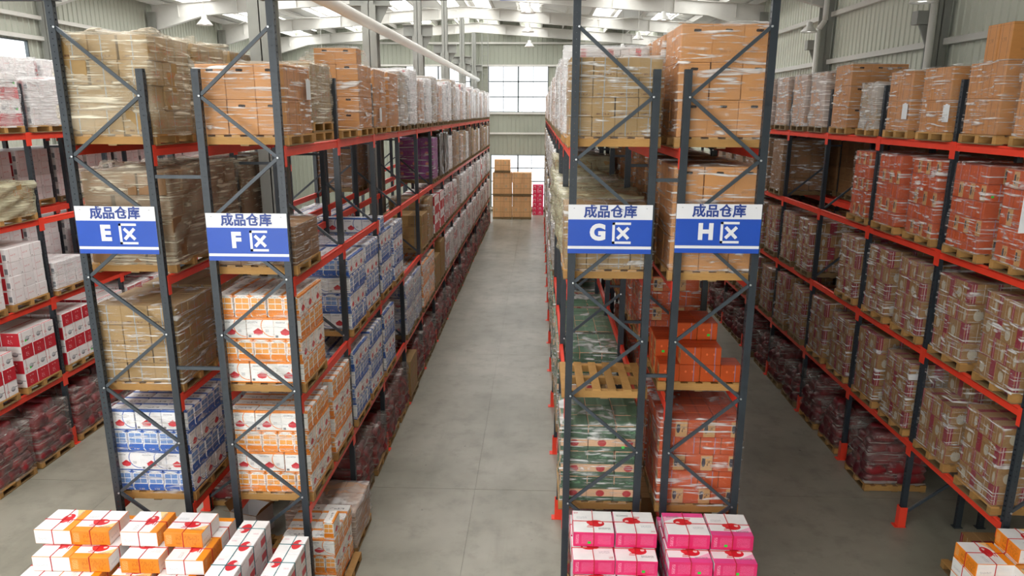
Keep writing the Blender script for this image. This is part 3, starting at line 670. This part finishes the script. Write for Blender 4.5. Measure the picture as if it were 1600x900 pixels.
def sacks(cx, cy, z, fx, fy, nz, face, phrase):
    h = .2
    for k in range(nz):
        sh = .1 * max(0, k - nz + 3) + .03 * k; nx, ny = (2, 3) if k % 2 == 0 else (3, 2)
        for i in range(nx):
            for j in range(ny):
                aisle = (i == nx - 1) if face > 0 else (i == 0)
                if not (j == 0 or aisle or k == nz - 1): continue
                if k == nz - 1 and rnd.random() < .2: continue
                s = ((fx - sh) / nx * 1.02, (fy - sh) / ny * 1.05, h * rnd.choice((1.05, 1.2, 1.35))); s = tuple(round(x / .04) * .04 for x in s)
                M = Matrix.Translation((cx + (i - (nx - 1) / 2) * (fx - sh) / nx + rnd.uniform(-.02, .02), cy + (j - (ny - 1) / 2) * (fy - sh) / ny + rnd.uniform(-.02, .02), z + k * h)) @ Matrix.Rotation(R(rnd.uniform(-10, 10)), 4, 'Z') @ Matrix.Rotation(R(rnd.uniform(-6, 6)), 4, 'X')
                lay = 'top' if k == nz - 1 else 'bottom' if k == 0 else ordn[k]
                pos = ('%s across' % ordn[i]) if j == 0 else ('aisle side %s back' % ordn[j]) if aisle else 'inner %s-%s' % (ordn[i], ordn[j])
                CARTONS.append(dict(kind='sack', s=s, M=M, label='maroon bagged bundle, %s layer, %s, %s' % (lay, pos, phrase), group='bundles of the ' + phrase, n=0))
    return z + nz * h

PH = .14
def load(row, s, lv, kn, nz, fm='c', h=None, dx=0, dy=0, fx=None, fy=None, start=0, tops=(), drop=(), pal=1, bulge=0, A=None, B=None, alt=None):
    x0, x1, nf, side, nm = ROWS[row]; cx = (x0 + x1) / 2 + dx + rnd.uniform(-.015, .015); cy = slot_y(s) + dy + rnd.uniform(-.02, .02)
    fx = fx or 1.12; fy = fy or ({'I': .84, 'F': 1.0, 'D': 1.0}.get(row, 1.06))
    face = 1 if cx < 0 else -1
    z = LV[lv]; ph = load_phrase(row, s, lv)
    for p in range(pal):
        PALLETS.append(dict(loc=(cx, cy, z), size=(max(fx, 1.0) + .03, max(fy, .9) + .02), label='wooden pallet%s under the %s' % (' (lower)' if pal > 1 and p == 0 else '', ph) if kn else 'empty wooden pallet, %s' % ph.replace('load', 'place'), n=0)); z += PH
    if not kn: return
    if kn == 'sack': zt = sacks(cx, cy, z, fx, fy, nz, face, ph)
    else: zt = stack(kn, cx, cy, z, fx, fy, nz, h, face, ph, start, tops, drop, A=A, B=B, alt=alt, jit=.022 if bulge else .006)
    n0 = len(CARTONS)
    if fm == 'c' and kn in ('panO', 'panB') and s < 5: fm = 'f'
    if fm: FILMS.append(dict(m=fm, c=(cx, cy, z - .03), d=(fx + .02, fy + .02, (zt - z) - ((h or KINDS[kn]['h']) if tops else 0) + .045), label='%s stretch film around the %s' % ({'c': 'clear', 'f': 'taut clear', 'd': 'cloudy tan', 'w': 'whitish', 'k': 'black', 'g': 'greyish', 'y': 'cream'}[fm], ph), b=bulge, cart=(kn, ph), n=0))

# rack E
for s in range(10):
    load('E', s, 4, 'brown', 4, 'd' if s < 2 else 'c', h=.30 if s < 3 else .27, bulge=1 if s < 2 else 0)
    if s in (0, 1, 2, 3, 8, 9): load('E', s, 3, 'brown_dark', 4, 'd' if s < 3 else 'c', h=.30, dy=.12 if s == 0 else 0, bulge=1 if s < 2 else 0)
for s in range(8): load('E', s, 2, 'brown' if s < 3 else 'panB', 4, 'c', h=.27 if s < 3 else None)
for s in range(6): load('E', s, 1, 'panB', 4, 'c', start=1)
for s in (2, 3, 4, 5): load('E', s, 0, 'sack', 5, 'g')
# rack F
load('F', 0, 4, 'peach', 2, 'c', h=.43); load('F', 1, 4, 'brown', 3, 'd', h=.27, pal=2, fx=1.0); load('F', 2, 4, None, 0)
load('F', 3, 4, 'peach', 4, 'c', h=.27, A=(3, 3), tops=((1, 0), (2, 0)))
far4 = ['peach', 'white', 'brown', 'peach', 'white', 'white', 'brown', 'white']
for s in range(4, 30): load('F', s, 4, far4[s % 8] if s > 5 else 'peach', 3 if (far4[s % 8] == 'peach' or s < 6) else 4, 'w' if s > 5 else 'c', h=.36 if (far4[s % 8] == 'peach' or s < 6) else .29 + .03 * (s % 3))
load('F', 0, 3, 'brown_dark', 2, 'c', h=.26)
load('F', 10, 3, 'purple', 4, 'c'); load('F', 11, 3, 'brown_dark', 4, 'k'); load('F', 12, 3, 'brown_dark', 4, 'k')
for s in range(13, 30): load('F', s, 3, ['brown', 'peach', 'brown', 'white', 'brown_dark'][s % 5], 3 if s % 5 == 1 else 4, 'w' if s % 5 in (1, 3) else 'c', h=.36 if s % 5 == 1 else None)
load('F', 0, 2, 'panO', 4, 'c', start=0)
for s, n in ((2, 4), (3, 4), (4, 4), (5, 4)): load('F', s, 2, 'panB', n, 'c', start=s, tops=((0, 0), (1, 0), (2, 0), (2, 1)) if s in (4,) else ())
load('F', 8, 2, 'brown', 3, None); load('F', 9, 2, 'brown', 4, 'c')
for s in range(10, 30): load('F', s, 2, ['redwhite', 'white', 'redwhite', 'maroon', 'white', 'white'][s % 6] if s > 13 else 'redwhite', 4, None if s < 12 else 'w')
load('F', 0, 1, 'panO', 4, 'c', start=1); load('F', 1, 1, 'panO', 4, 'c', start=1)
for s in (2, 3, 4): load('F', s, 1, 'panB', 4, 'c', start=s)
load('F', 6, 1, 'panB', 4, 'w'); load('F', 7, 1, 'panB', 4, 'w'); load('F', 8, 1, 'panO', 4, 'c'); load('F', 9, 1, 'panO', 4, 'c')
load('F', 10, 1, 'brown', 3, None); load('F', 11, 1, 'brown', 4, None)
for s in range(12, 30): load('F', s, 1, ['redwhite', 'white', 'redwhite', 'white'][s % 4], 4, 'w')
load('F', 0, 0, 'panO', 3, 'c', fx=.78, fy=.95, dx=.42, tops=((4, 0),), h=.28, start=0, A=(2, 4), B=(5, 3))
load('F', 1, 0, 'peach', 2, 'w', h=.3, dx=.25, dy=-.1)
for s in range(2, 30):
    if s == 6: load('F', s, 0, 'brown', 3, None, dx=.05)
    else: load('F', s, 0, 'sack', 5 if s % 3 else 4, 'g', dx=.02)
# rack G
load('G', 0, 4, 'brown', 4, 'c', h=.235, A=(4, 3))
for s in range(1, 30): load('G', s, 4, ['brown', 'white', 'peach', 'white', 'brown'][s % 5], 3 if s % 5 == 2 else 4, 'w', h=.36 if s % 5 == 2 else .29)
load('G', 0, 3, 'brown', 3, 'c', h=.26, A=(4, 3))
for s in range(1, 30): load('G', s, 3, ['brown', 'brown', 'brown_dark', 'white'][s % 4], 3 if s < 5 else 4, 'y' if s < 6 else 'w', h=.26, bulge=1 if s < 6 else 0)
load('G', 0, 2, None, 0)
for s in range(6, 30): load('G', s, 2, ['brown', 'green', 'brown', 'white'][s % 4], 4, 'w', h=.26 if s % 4 != 1 else None)
load('G', 0, 1, 'green', 6, 'c', start=0)
for s in (2, 3, 4, 5, 6, 7, 8): load('G', s, 1, 'green', 7 if s < 4 else 6, 'c', start=1)
for s in range(9, 30): load('G', s, 1, ['brown', 'white', 'redwhite'][s % 3], 4, 'w')
for s in range(0, 30): load('G', s, 0, 'sack', 5 if s % 3 else 4, 'g', dx=.08, fx=.9)
# rack H
for s in range(8): load('H', s, 4, 'peach', 3, 'c', h=.44)
for s in range(6): load('H', s, 3, 'peach', 3, 'c', h=.44)
load('H', 0, 2, 'orange', 2, None, dy=.3, tops=((1, 1), (2, 1), (1, 2), (2, 2)), drop=((1, 3, 0), (1, 3, 1), (1, 3, 2), (1, 0, 0)), fy=1.0, alt=False)
for s in (2, 3, 4, 5): load('H', s, 2, 'orange', 4, 'c')
load('H', 0, 1, 'orange', 5, 'c', start=1)
for s in (1, 2, 3, 4): load('H', s, 1, 'orange', 5, 'c')
for s in (1, 2, 3): load('H', s, 0, 'brown_dark', 3, None)
# rack I
load('I', 0, 4, 'peach', 2, 'c', h=.5, A=(2, 3), tops=((0, 0), (0, 1), (1, 0))); load('I', 1, 4, 'peach', 2, 'c', h=.5, A=(2, 3), tops=((0, 0), (0, 1), (1, 1)))
load('I', 2, 4, 'peach', 2, 'c', h=.5, A=(2, 3)); load('I', 3, 4, 'peach', 2, 'c', h=.5, A=(2, 2)); load('I', 4, 4, 'brown', 3, 'w', h=.28, fy=.7, dy=-.12)
load('I', 5, 4, 'peach', 3, 'c', h=.42, A=(3, 2))
for s in range(6, 16): load('I', s, 4, 'peach', 3, 'w', h=.39, fy=.92)
for s in (0, 1, 2, 3): load('I', s, 3, 'orange', 5, 'c', h=.25, start=s)
load('I', 4, 3, 'orange', 5, 'c', fy=.7, dy=-.15)
for s in range(8, 14): load('I', s, 3, 'brown_dark', 4, 'c')
for s in range(0, 5): load('I', s, 2, 'maroon', 4, 'c', h=.30, start=s)
for s in (6, 7, 8, 9, 10, 11, 12, 13): load('I', s, 2, 'maroon', 4, 'c')
for s in range(0, 14): load('I', s, 1, 'maroon', 4, 'c', h=.31 if s % 2 else .29, start=s, drop=((3, 0, 0), (3, 0, 1)) if s == 1 else ())
load('I', 0, 0, 'maroon', 2, None, h=.28, fx=.7, fy=.7, dx=.1, dy=.25, A=(2, 2), B=(2, 2))
load('I', 3, 0, 'sack', 5, 'g', dy=-.25, dx=-.02)
for s in range(4, 15): load('I', s, 0, 'sack', 5 if s % 2 else 4, 'g', dx=-.0)
# rack J
for lv in (1, 2, 3):
    for s in range(2, 14): load('J', s, lv, 'brown_dark' if lv != 2 else 'maroon', 4, None)
for s in range(2, 14): load('J', s, 4, 'white', 4, 'w')
# rack D, C
for s in range(2, 12): load('D', s, 4, 'redwhite' if s % 2 else 'white', 4, 'w', h=.22 + .02 * (s % 2))
load('D', 2, 3, 'brown', 2, 'y', bulge=1); load('D', 3, 3, 'brown', 2, 'y', bulge=1)
load('D', 2, 2, 'white', 4, None, h=.27); load('D', 3, 2, 'white', 4, None, h=.27); load('D', 4, 2, 'white', 2, 'c')
for s in range(6, 12): load('D', s, 2, 'redwhite', 4, None)
for s in range(2, 12): load('D', s, 1, 'redwhite', 4 if s != 2 else 3, None if s < 6 else 'c', start=s + 1)
for s in range(2, 12): load('D', s, 0, 'sack', 5, 'g', dx=.05)
for lv in (1, 2, 3, 4):
    for s in range(3, 14): load('C', s, lv, 'white', 4 if lv < 4 else 5, 'w' if lv == 4 else None)

# stacks on the floor in front of the racks
def gift(kn, x, y, z, sx, sy, h, turn, label, grp):
    M = Matrix.Translation((x, y, z)) @ Matrix.Rotation(R(turn), 4, 'Z')
    CARTONS.append(dict(kind=kn, s=(sx, sy, h), M=M, label=label, group=grp, n=0, always=True))
def floor_pallet(x, y, sx, sy, label): PALLETS.append(dict(loc=(x, y, 0), size=(sx, sy), label=label, n=9))
def stepped(kns, cols, yb, depth, h, ntop, steps, shift, who, phrase, turns):
    """cols: left edges/widths; top layer at the back, lower layers step out towards the viewer"""
    for k in range(ntop):
        L = ntop - 1 - k                       # layer index from the floor
        yf = yb - depth - (steps[k] if k < len(steps) else steps[-1])
        lay = 'top' if k == 0 else '%s from top' % ordn[k]
        for c, (x0, w_) in enumerate(cols):
            xx = x0 + w_ / 2 + (shift[k] if k < len(shift) else shift[-1])
            kn = kns[c % len(kns)]
            gift(kn, xx, yf + depth / 2, PH + L * h, w_, depth, h - .004, turns[(c + 2 * k) % len(turns)] + rnd.uniform(-1.2, 1.2), '%s, %s layer, %s across, %s' % (KINDS[kn]['phrase'], lay, ordn[c], phrase), who)
            if k > 0:
                gift(kn, xx, min(yf + depth * 1.5 + .01, yb - depth / 2 + .25), PH + L * h, w_, depth - .02, h - .004, 180, '%s, %s layer, behind %s across, %s' % (KINDS[kn]['phrase'], lay, ordn[c], phrase), who)
stepped(['giftW', 'giftW', 'giftP', 'giftP'], [(.50, .525), (1.04, .525), (1.70, .54), (2.26, .53)], 8.74, .52, .2075, 8, (0, .28, .56, .58), (0, -.02, .0, 0), 'pink gift cartons stacked before racks G and H', 'pink stack before sign G', (0, 180, 180, 0, 0))
floor_pallet(1.64, 8.13, 2.4, 1.3, 'wooden pallet under the pink stack before racks G and H')
stepped(['giftO'], [(-6.43, .49), (-5.94, .49), (-5.30, .49), (-4.73, .50)], 8.47, .485, .2075, 8, (0, .26, .4, .62), (0, .12, .02, -.1), 'orange gift cartons stacked before rack E', 'orange stack before sign E', (90, 0, 90, 0, 180))
floor_pallet(-5.3, 7.8, 2.5, 1.3, 'wooden pallet under the orange stack before rack E')
for (x, top, yb, n) in ((-3.98, 1.62, 8.62, 3), (-3.44, 1.45, 8.6, 3)):
    for j in range(n):
        for L in range(7):
            z = PH + L * .21
            if z + .21 > top + .03: continue
            gift('giftC', x + .2, yb - .2 - j * .4, z, .36 if x < -3.8 else .34, .395, .206, 90 * (L % 2) * 0 + (180 if (j + L) % 3 == 0 else 0), 'white gift carton, %s layer up, %s back, %s column before rack F' % (ordn[L], ordn[n - 1 - j], 'lower' if x > -3.8 else 'taller'), 'white gift cartons before rack F')
for j, (x, y) in enumerate(((-4.35, 7.45), (-3.95, 7.3))):
    for L in range(6): gift('giftC', x, y, PH + L * .21, .36, .395, .206, 0, 'white gift carton, %s layer up, %s near column before rack F' % (ordn[L], ordn[j]), 'white gift cartons before rack F')
floor_pallet(-3.6, 8.05, 1.25, 1.2, 'wooden pallet under the white gift cartons before rack F')
for (x, y, n) in ((5.95, 8.62, 6), (6.47, 8.64, 7), (5.9, 8.12, 5), (6.43, 8.14, 6), (6.93, 8.2, 7)):
    for L in range(n): gift('giftO', x, y, PH + L * .2075, .5, .48, .203, (180, 90, 0)[(L + int(x * 10)) % 3], 'orange-white gift carton, %s layer up, %s pile before the rightmost rack' % (ordn[L], {5.95: 'rear outer', 6.47: 'rear inner', 5.9: 'near outer', 6.43: 'near middle', 6.93: 'near inner'}[x]), 'orange gift cartons before the rightmost rack')
floor_pallet(6.4, 8.38, 1.5, 1.1, 'wooden pallet under the orange gift cartons before the rightmost rack')
# strapped crates and pink cartons at the far end of the aisle
for x, z, nm in ((-2.44, 0, 'lower left'), (-1.12, 0, 'lower right'), (-2.44, 1.56, 'upper left'), (-1.12, 1.56, 'upper right'), (-2.44, 3.1, 'topmost')):
    sx = 1.28 if nm != 'topmost' else 1.05
    PALLETS.append(dict(loc=(x, 48.6, z), size=(sx, 1.1), label='pallet under the %s crate load at the aisle end' % nm, n=9))
    stack('crate', x, 48.6, z + PH, sx, 1.0, 2 if nm != 'topmost' else 1, .7, 1, '%s load at the aisle end' % nm)
stack('pinkbox', -.05, 50.6, 0, .75, .8, 7, .3, 1, 'pink pile at the aisle end')

# ------------------------------------------------------------------ which cartons can be picked apart from where the photo was taken
def box_polys(M, s):
    a, b, c = s[0] / 2, s[1] / 2, s[2]
    return [tuple(M @ Vector(p)) for p in [(-a, -b, 0), (a, -b, 0), (a, b, 0), (-a, b, 0), (-a, -b, c), (a, -b, c), (a, b, c), (-a, b, c)]]
BF = [(0, 1, 5, 4), (2, 3, 7, 6), (1, 2, 6, 5), (3, 0, 4, 7), (4, 5, 6, 7), (1, 0, 3, 2)]
V, Fc = [], []
for c in CARTONS:
    n = len(V); V += box_polys(c['M'], c['s']); Fc += [tuple(n + i for i in f) for f in BF]
for p in PALLETS:
    n = len(V); V += box_polys(Matrix.Translation(p['loc']), (p['size'][0], p['size'][1], PH)); Fc += [tuple(n + i for i in f) for f in BF]
bvh = BVHTree.FromPolygons(V, Fc)
Rm = cam.matrix_world.to_3x3(); org = Vector((0, 0, CAM_H)); nC = len(CARTONS); STEP = 4
for py in range(2, 900, STEP):
    for px in range(2, 1600, STEP):
        hit = bvh.ray_cast(org, Rm @ Vector(((px - 800) / F_PX, -(py - 450) / F_PX, -1)))
        if hit[2] is not None:
            i = hit[2] // 6
            if i < nC: CARTONS[i]['n'] += 1
            else: PALLETS[i - nC]['n'] += 1

bykind = {}
for c in CARTONS: bykind.setdefault(c['kind'], []).append(c)
SEEN_LOADS = set()
for kn, cs in bykind.items():
    cs.sort(key=lambda c: -c['n']); K = KINDS[kn]; rest = []
    for q, c in enumerate(cs):
        if c['n'] >= 5 and q < 290:
            o = inst(K['name'], carton_mesh(kn, c['s']), None, label=c['label'], category=K['cat'], group=c['group'])
            o.matrix_world = c['M']
            if K['extras'] and (c['n'] >= 8 or c.get('always')): extra_parts(kn, o, c['s'])
        else: rest.append(c)
    if rest:
        if kn == 'sack':
            vs, fs = [], []
            for c in rest:
                me = carton_mesh('sack', c['s']); n = len(vs); vs += [tuple(c['M'] @ v.co) for v in me.vertices]; fs += [tuple(n + i for i in p.vertices) for p in me.polygons]
            me = bpy.data.meshes.new('bundles'); me.from_pydata(vs, [], fs); me.materials.append(M_SACK); me.polygons.foreach_set('use_smooth', [True] * len(fs))
        else:
            vs, fs, mi = [], [], []
            for c in rest:
                n = len(vs); vs += box_polys(c['M'], c['s']); fs += [tuple(n + i for i in f) for f in BF]; mi += [0, 0, 1, 1, 2, 2]
            me = bpy.data.meshes.new('cartons'); me.from_pydata(vs, [], fs); me.polygons.foreach_set('material_index', mi)
            for m in K['mats']: me.materials.append(m)
            uv = me.uv_layers.new(name='UVMap'); uv.data.foreach_set('uv', np.tile(np.array([0, 0, 1, 0, 1, 1, 0, 1], dtype=np.float32), len(fs)))
        inst('carton_mass' if kn != 'sack' else 'sack_mass', me, None, kind='stuff', label='the %ss deeper in the racks, too small or hidden to count' % K['phrase'], category='cartons' if kn != 'sack' else 'sacks')

# pallets
def pallet_parts(sx, sy):
    key = ('pal', round(sx, 2), round(sy, 2))
    def mk():
        d = {}
        d['stringer'] = MB().box(-sx / 2, sx / 2, -.045, .045, .018, .115).mesh('stringer', M_WOOD)
        d['deck_board'] = MB().box(-.055, .055, -sy / 2, sy / 2, .115, PH - .002).mesh('deck_board', M_WOOD)
        d['bottom_board'] = MB().box(-.055, .055, -sy / 2, sy / 2, 0, .018).mesh('bottom_board', M_WOODG)
        mb = MB()
        for y in (-sy / 2 + .045, 0, sy / 2 - .045): mb.box(-sx / 2, sx / 2, y - .045, y + .045, .018, .115)
        for i in range(6): mb.box(-sx / 2 + (sx - .11) * i / 5, -sx / 2 + (sx - .11) * i / 5 + .11, -sy / 2, sy / 2, .115, PH - .002)
        for i in (0, 2.5, 5): mb.box(-sx / 2 + (sx - .11) * i / 5, -sx / 2 + (sx - .11) * i / 5 + .11, -sy / 2, sy / 2, 0, .018)
        d['all'] = mb.mesh('pallet', M_WOODG)
        d['bulk'] = mb
        return d
    return cached(key, mk)
mass = MB()
npal = 0
for p in sorted(PALLETS, key=lambda p: -p['n']):
    sx, sy = p['size']; d = pallet_parts(sx, sy)
    if p['n'] >= 2 and npal < 290:
        npal += 1
        if p['n'] >= 9 and p['loc'][1] < 17:
            e = empty('pallet', p['loc'], label=p['label'], category='pallet', group='wooden pallets')
            for y in (-sy / 2 + .045, 0, sy / 2 - .045): inst('stringer', d['stringer'], e, (0, y, 0))
            for i in range(6): inst('deck_board', d['deck_board'], e, (-sx / 2 + .055 + (sx - .11) * i / 5, 0, 0))
            for i in (0, 2.5, 5): inst('bottom_board', d['bottom_board'], e, (-sx / 2 + .055 + (sx - .11) * i / 5, 0, 0))
        else: inst('pallet', d['all'], None, p['loc'], label=p['label'], category='pallet', group='wooden pallets')
    else:
        n = len(mass.v); b = d['bulk']; mass.v += [(v[0] + p['loc'][0], v[1] + p['loc'][1], v[2] + p['loc'][2]) for v in b.v]
        mass.f += [tuple(i + n for i in f) for f in b.f]; mass.mi += b.mi
mass.build('pallet_mass', M_WOODG, None, kind='stuff', label='pallets deeper in the racks, hidden behind the loads', category='pallets')

# stretch film
def film_mesh(var, bulge):
    def mk():
        r = random.Random(var * 13 + bulge); n = 10; bm = bmesh.new(); bmesh.ops.create_cube(bm, size=1)
        bmesh.ops.subdivide_edges(bm, edges=bm.edges[:], cuts=n, use_grid_fill=True)
        amp = .055 if bulge else .016; ph = [r.uniform(0, 6) for _ in range(8)]
        for v in bm.verts:
            p = v.co.copy()
            k = amp * (math.sin(9 * p.z + 5 * p.x + ph[0]) * math.cos(7 * p.y + 6 * p.z + ph[1]) + .6 * math.sin(17 * p.z + 11 * p.y + ph[2]) * math.sin(13 * p.x + ph[3])) + (amp * .4)
            q = Vector((p.x, p.y, 0)); side = max(abs(p.x), abs(p.y)) > .49
            if side and q.length > 0: v.co += q.normalized() * max(k, -.001)
            if p.z > .49: v.co.z += abs(k) * .8
            v.co.z += .5
        bmesh.ops.delete(bm, geom=[f for f in bm.faces if f.calc_center_median().z < .002], context='FACES')
        me = bpy.data.meshes.new('stretch_film'); bm.to_mesh(me); bm.free(); me.polygons.foreach_set('use_smooth', [True] * len(me.polygons)); return me
    return cached(('film', var, bulge), mk)
seen = {}
for c in CARTONS: seen[c['group']] = seen.get(c['group'], 0) + c['n']
for q, f in enumerate(FILMS):
    kn, ph = f['cart']; g = ('bundles of the ' + ph) if kn == 'sack' else '%ss of the %s' % (KINDS[kn]['phrase'], ph)
    if seen.get(g, 0) < 3: continue
    base = film_mesh(q % 5, f['b']); key = ('filmm', q % 5, f['b'], f['m'])
    def mk():
        me = base.copy(); me.materials.append(M_FILM[f['m']]); return me
    inst('stretch_film', cached(key, mk), None, f['c'], (0, 0, math.pi * (q % 2)), f['d'], label=f['label'], category='plastic film', group='stretch films around the loads')
print('CARTONS', len(CARTONS), {k: (len(v), sum(1 for c in v if c['n'] >= 3)) for k, v in bykind.items()}, 'pallets', len(PALLETS), 'films', len(FILMS))

# ------------------------------------------------------------------ small things
def film_sheet(name, verts, faces, fm, label):
    me = bpy.data.meshes.new(name); me.from_pydata(verts, [], faces); bm = bmesh.new(); bm.from_mesh(me)
    bmesh.ops.subdivide_edges(bm, edges=bm.edges[:], cuts=5, use_grid_fill=True)
    for v in bm.verts: v.co += Vector((math.sin(9 * v.co.z + 7 * v.co.y), math.cos(8 * v.co.x + 5 * v.co.z), .6 * math.sin(11 * v.co.x + 6 * v.co.y))) * .018
    bm.to_mesh(me); bm.free(); me.materials.append(M_FILM[fm]); me.polygons.foreach_set('use_smooth', [True] * len(me.polygons))
    return inst(name, me, None, label=label, category='plastic film', group='loose stretch film')
yy = slot_y(3); zt = LV[4] + PH + 4 * .27 + .03; xx = -3.715
film_sheet('film_drape', [(xx - .56, yy - .54, zt), (xx + .57, yy - .54, zt), (xx + .57, yy + .5, zt), (xx - .56, yy + .5, zt), (xx - .17, yy - .55, zt + .27), (xx + .57, yy - .55, zt + .27), (xx + .57, yy - .18, zt + .28), (xx - .17, yy - .18, zt + .28)],
           [(0, 1, 5, 4), (1, 2, 6, 5), (2, 3, 7, 6), (3, 0, 4, 7), (4, 5, 6, 7)], 'c', 'clear film draped over the two loose cartons on rack F')
def paper(x, y, z, ax, label):
    o = empty('paper_note', (x, y, z), label=label, category='paper', group='paper notes on loads')
    if ax == 'x': MB().box(-.001, .001, -.09, .09, -.13, .13).build('sheet', M_PAPER, o); MB().box(-.003, .003, -.03, .03, .115, .145).build('tape', M_WHITE, o)
    else: MB().box(-.09, .09, -.001, .001, -.13, .13).build('sheet', M_PAPER, o); MB().box(-.03, .03, -.003, .003, .115, .145).build('tape', M_WHITE, o)
paper(-3.125, 9.95, 7.3, 'x', 'white paper sheet taped to the front load on rack F top shelf')
paper(-3.125, 14.45, 6.95, 'x', 'white paper sheet taped to a carton stack far along rack F')
paper(6.31, 14.16 - 1.1, 7.05, 'x', 'white paper sheet on the narrow wrapped load of the rightmost rack')
paper(6.31, 11.75, 7.02, 'x', 'white paper sheet on a peach load of the rightmost rack')
M_KRAFT = plain('kraft_inside', 'a87b4c', .7); M_CWHITE = plain('white_board', 'e6e2e2', .5); M_PINKP = print_mat('flat_carton_print', 'c8473c', [('t', 0, 1, 0, 1, 7, 7, 'dba08c'), ('t', .1, .9, .1, .9, 23, 19, 'b83530')])
def open_carton(x, y, z, rz, sx, sy, h, label):
    o = empty('open_carton', (x, y, z), label=label, category='carton'); o.rotation_euler.z = R(rz)
    mb = MB(); t_ = .006
    for a, b, c, d in ((-sx, sx, -sy, -sy + t_), (-sx, sx, sy - t_, sy), (-sx, -sx + t_, -sy, sy), (sx - t_, sx, -sy, sy)): mb.box(a / 2 if abs(a) == sx else a - math.copysign(sx / 2, a), b / 2 if abs(b) == sx else b - math.copysign(sx / 2, b), c / 2 if abs(c) == sy else c - math.copysign(sy / 2, c), d / 2 if abs(d) == sy else d - math.copysign(sy / 2, d), 0, h)
    mb.box(-sx / 2, sx / 2, -sy / 2, sy / 2, 0, t_); mb.build('body', M_CWHITE, o)
    for s_ in (-1, 1):
        MB().bar((-sx / 2, s_ * (sy / 2 + .07), h + .05), (sx / 2, s_ * (sy / 2 + .07), h + .05), .18, .005, up=(0, s_ * -.55, .8)).build('flap', M_KRAFT, o)
        MB().bar((s_ * (sx / 2 + .05), -sy / 2, h + .07), (s_ * (sx / 2 + .05), sy / 2, h + .07), .17, .005, up=(s_ * -.8, 0, .55)).build('flap', M_KRAFT, o)
open_carton(-4.95, 9.75, .16, 12, .5, .42, .4, 'opened white carton with brown flaps on the floor of rack E')
open_carton(-4.72, 10.6, .16, -15, .5, .45, .45, 'second opened white carton farther back between racks E and F')
for k, (x, y) in enumerate(((-5.2, 9.9), (-4.1, 10.0))):
    d = pallet_parts(1.1, 1.1); e = empty('pallet', (x, y, 0), label='weathered pallet on the floor of rack %s' % 'EF'[k], category='pallet', group='wooden pallets')
    for y_ in (-.505, 0, .505): inst('stringer', d['stringer'], e, (0, y_, 0))
    for i in range(6): inst('deck_board', d['deck_board'], e, (-.495 + .99 * i / 5, 0, 0))
fs = empty('flattened_cartons', (-4.22, 9.75, .145), label='flattened red-printed cardboard lying on the pallet of rack F', category='cardboard')
for k in range(3):
    o = carton_mesh('pinkbox', (.62, .8, .008)); me = o.copy(); me.materials.clear(); [me.materials.append(M_PINKP) for _ in range(3)]
    inst('sheet', me, fs, (.02 * k, -.015 * k, .009 * k), (0, 0, R(3 * k)))
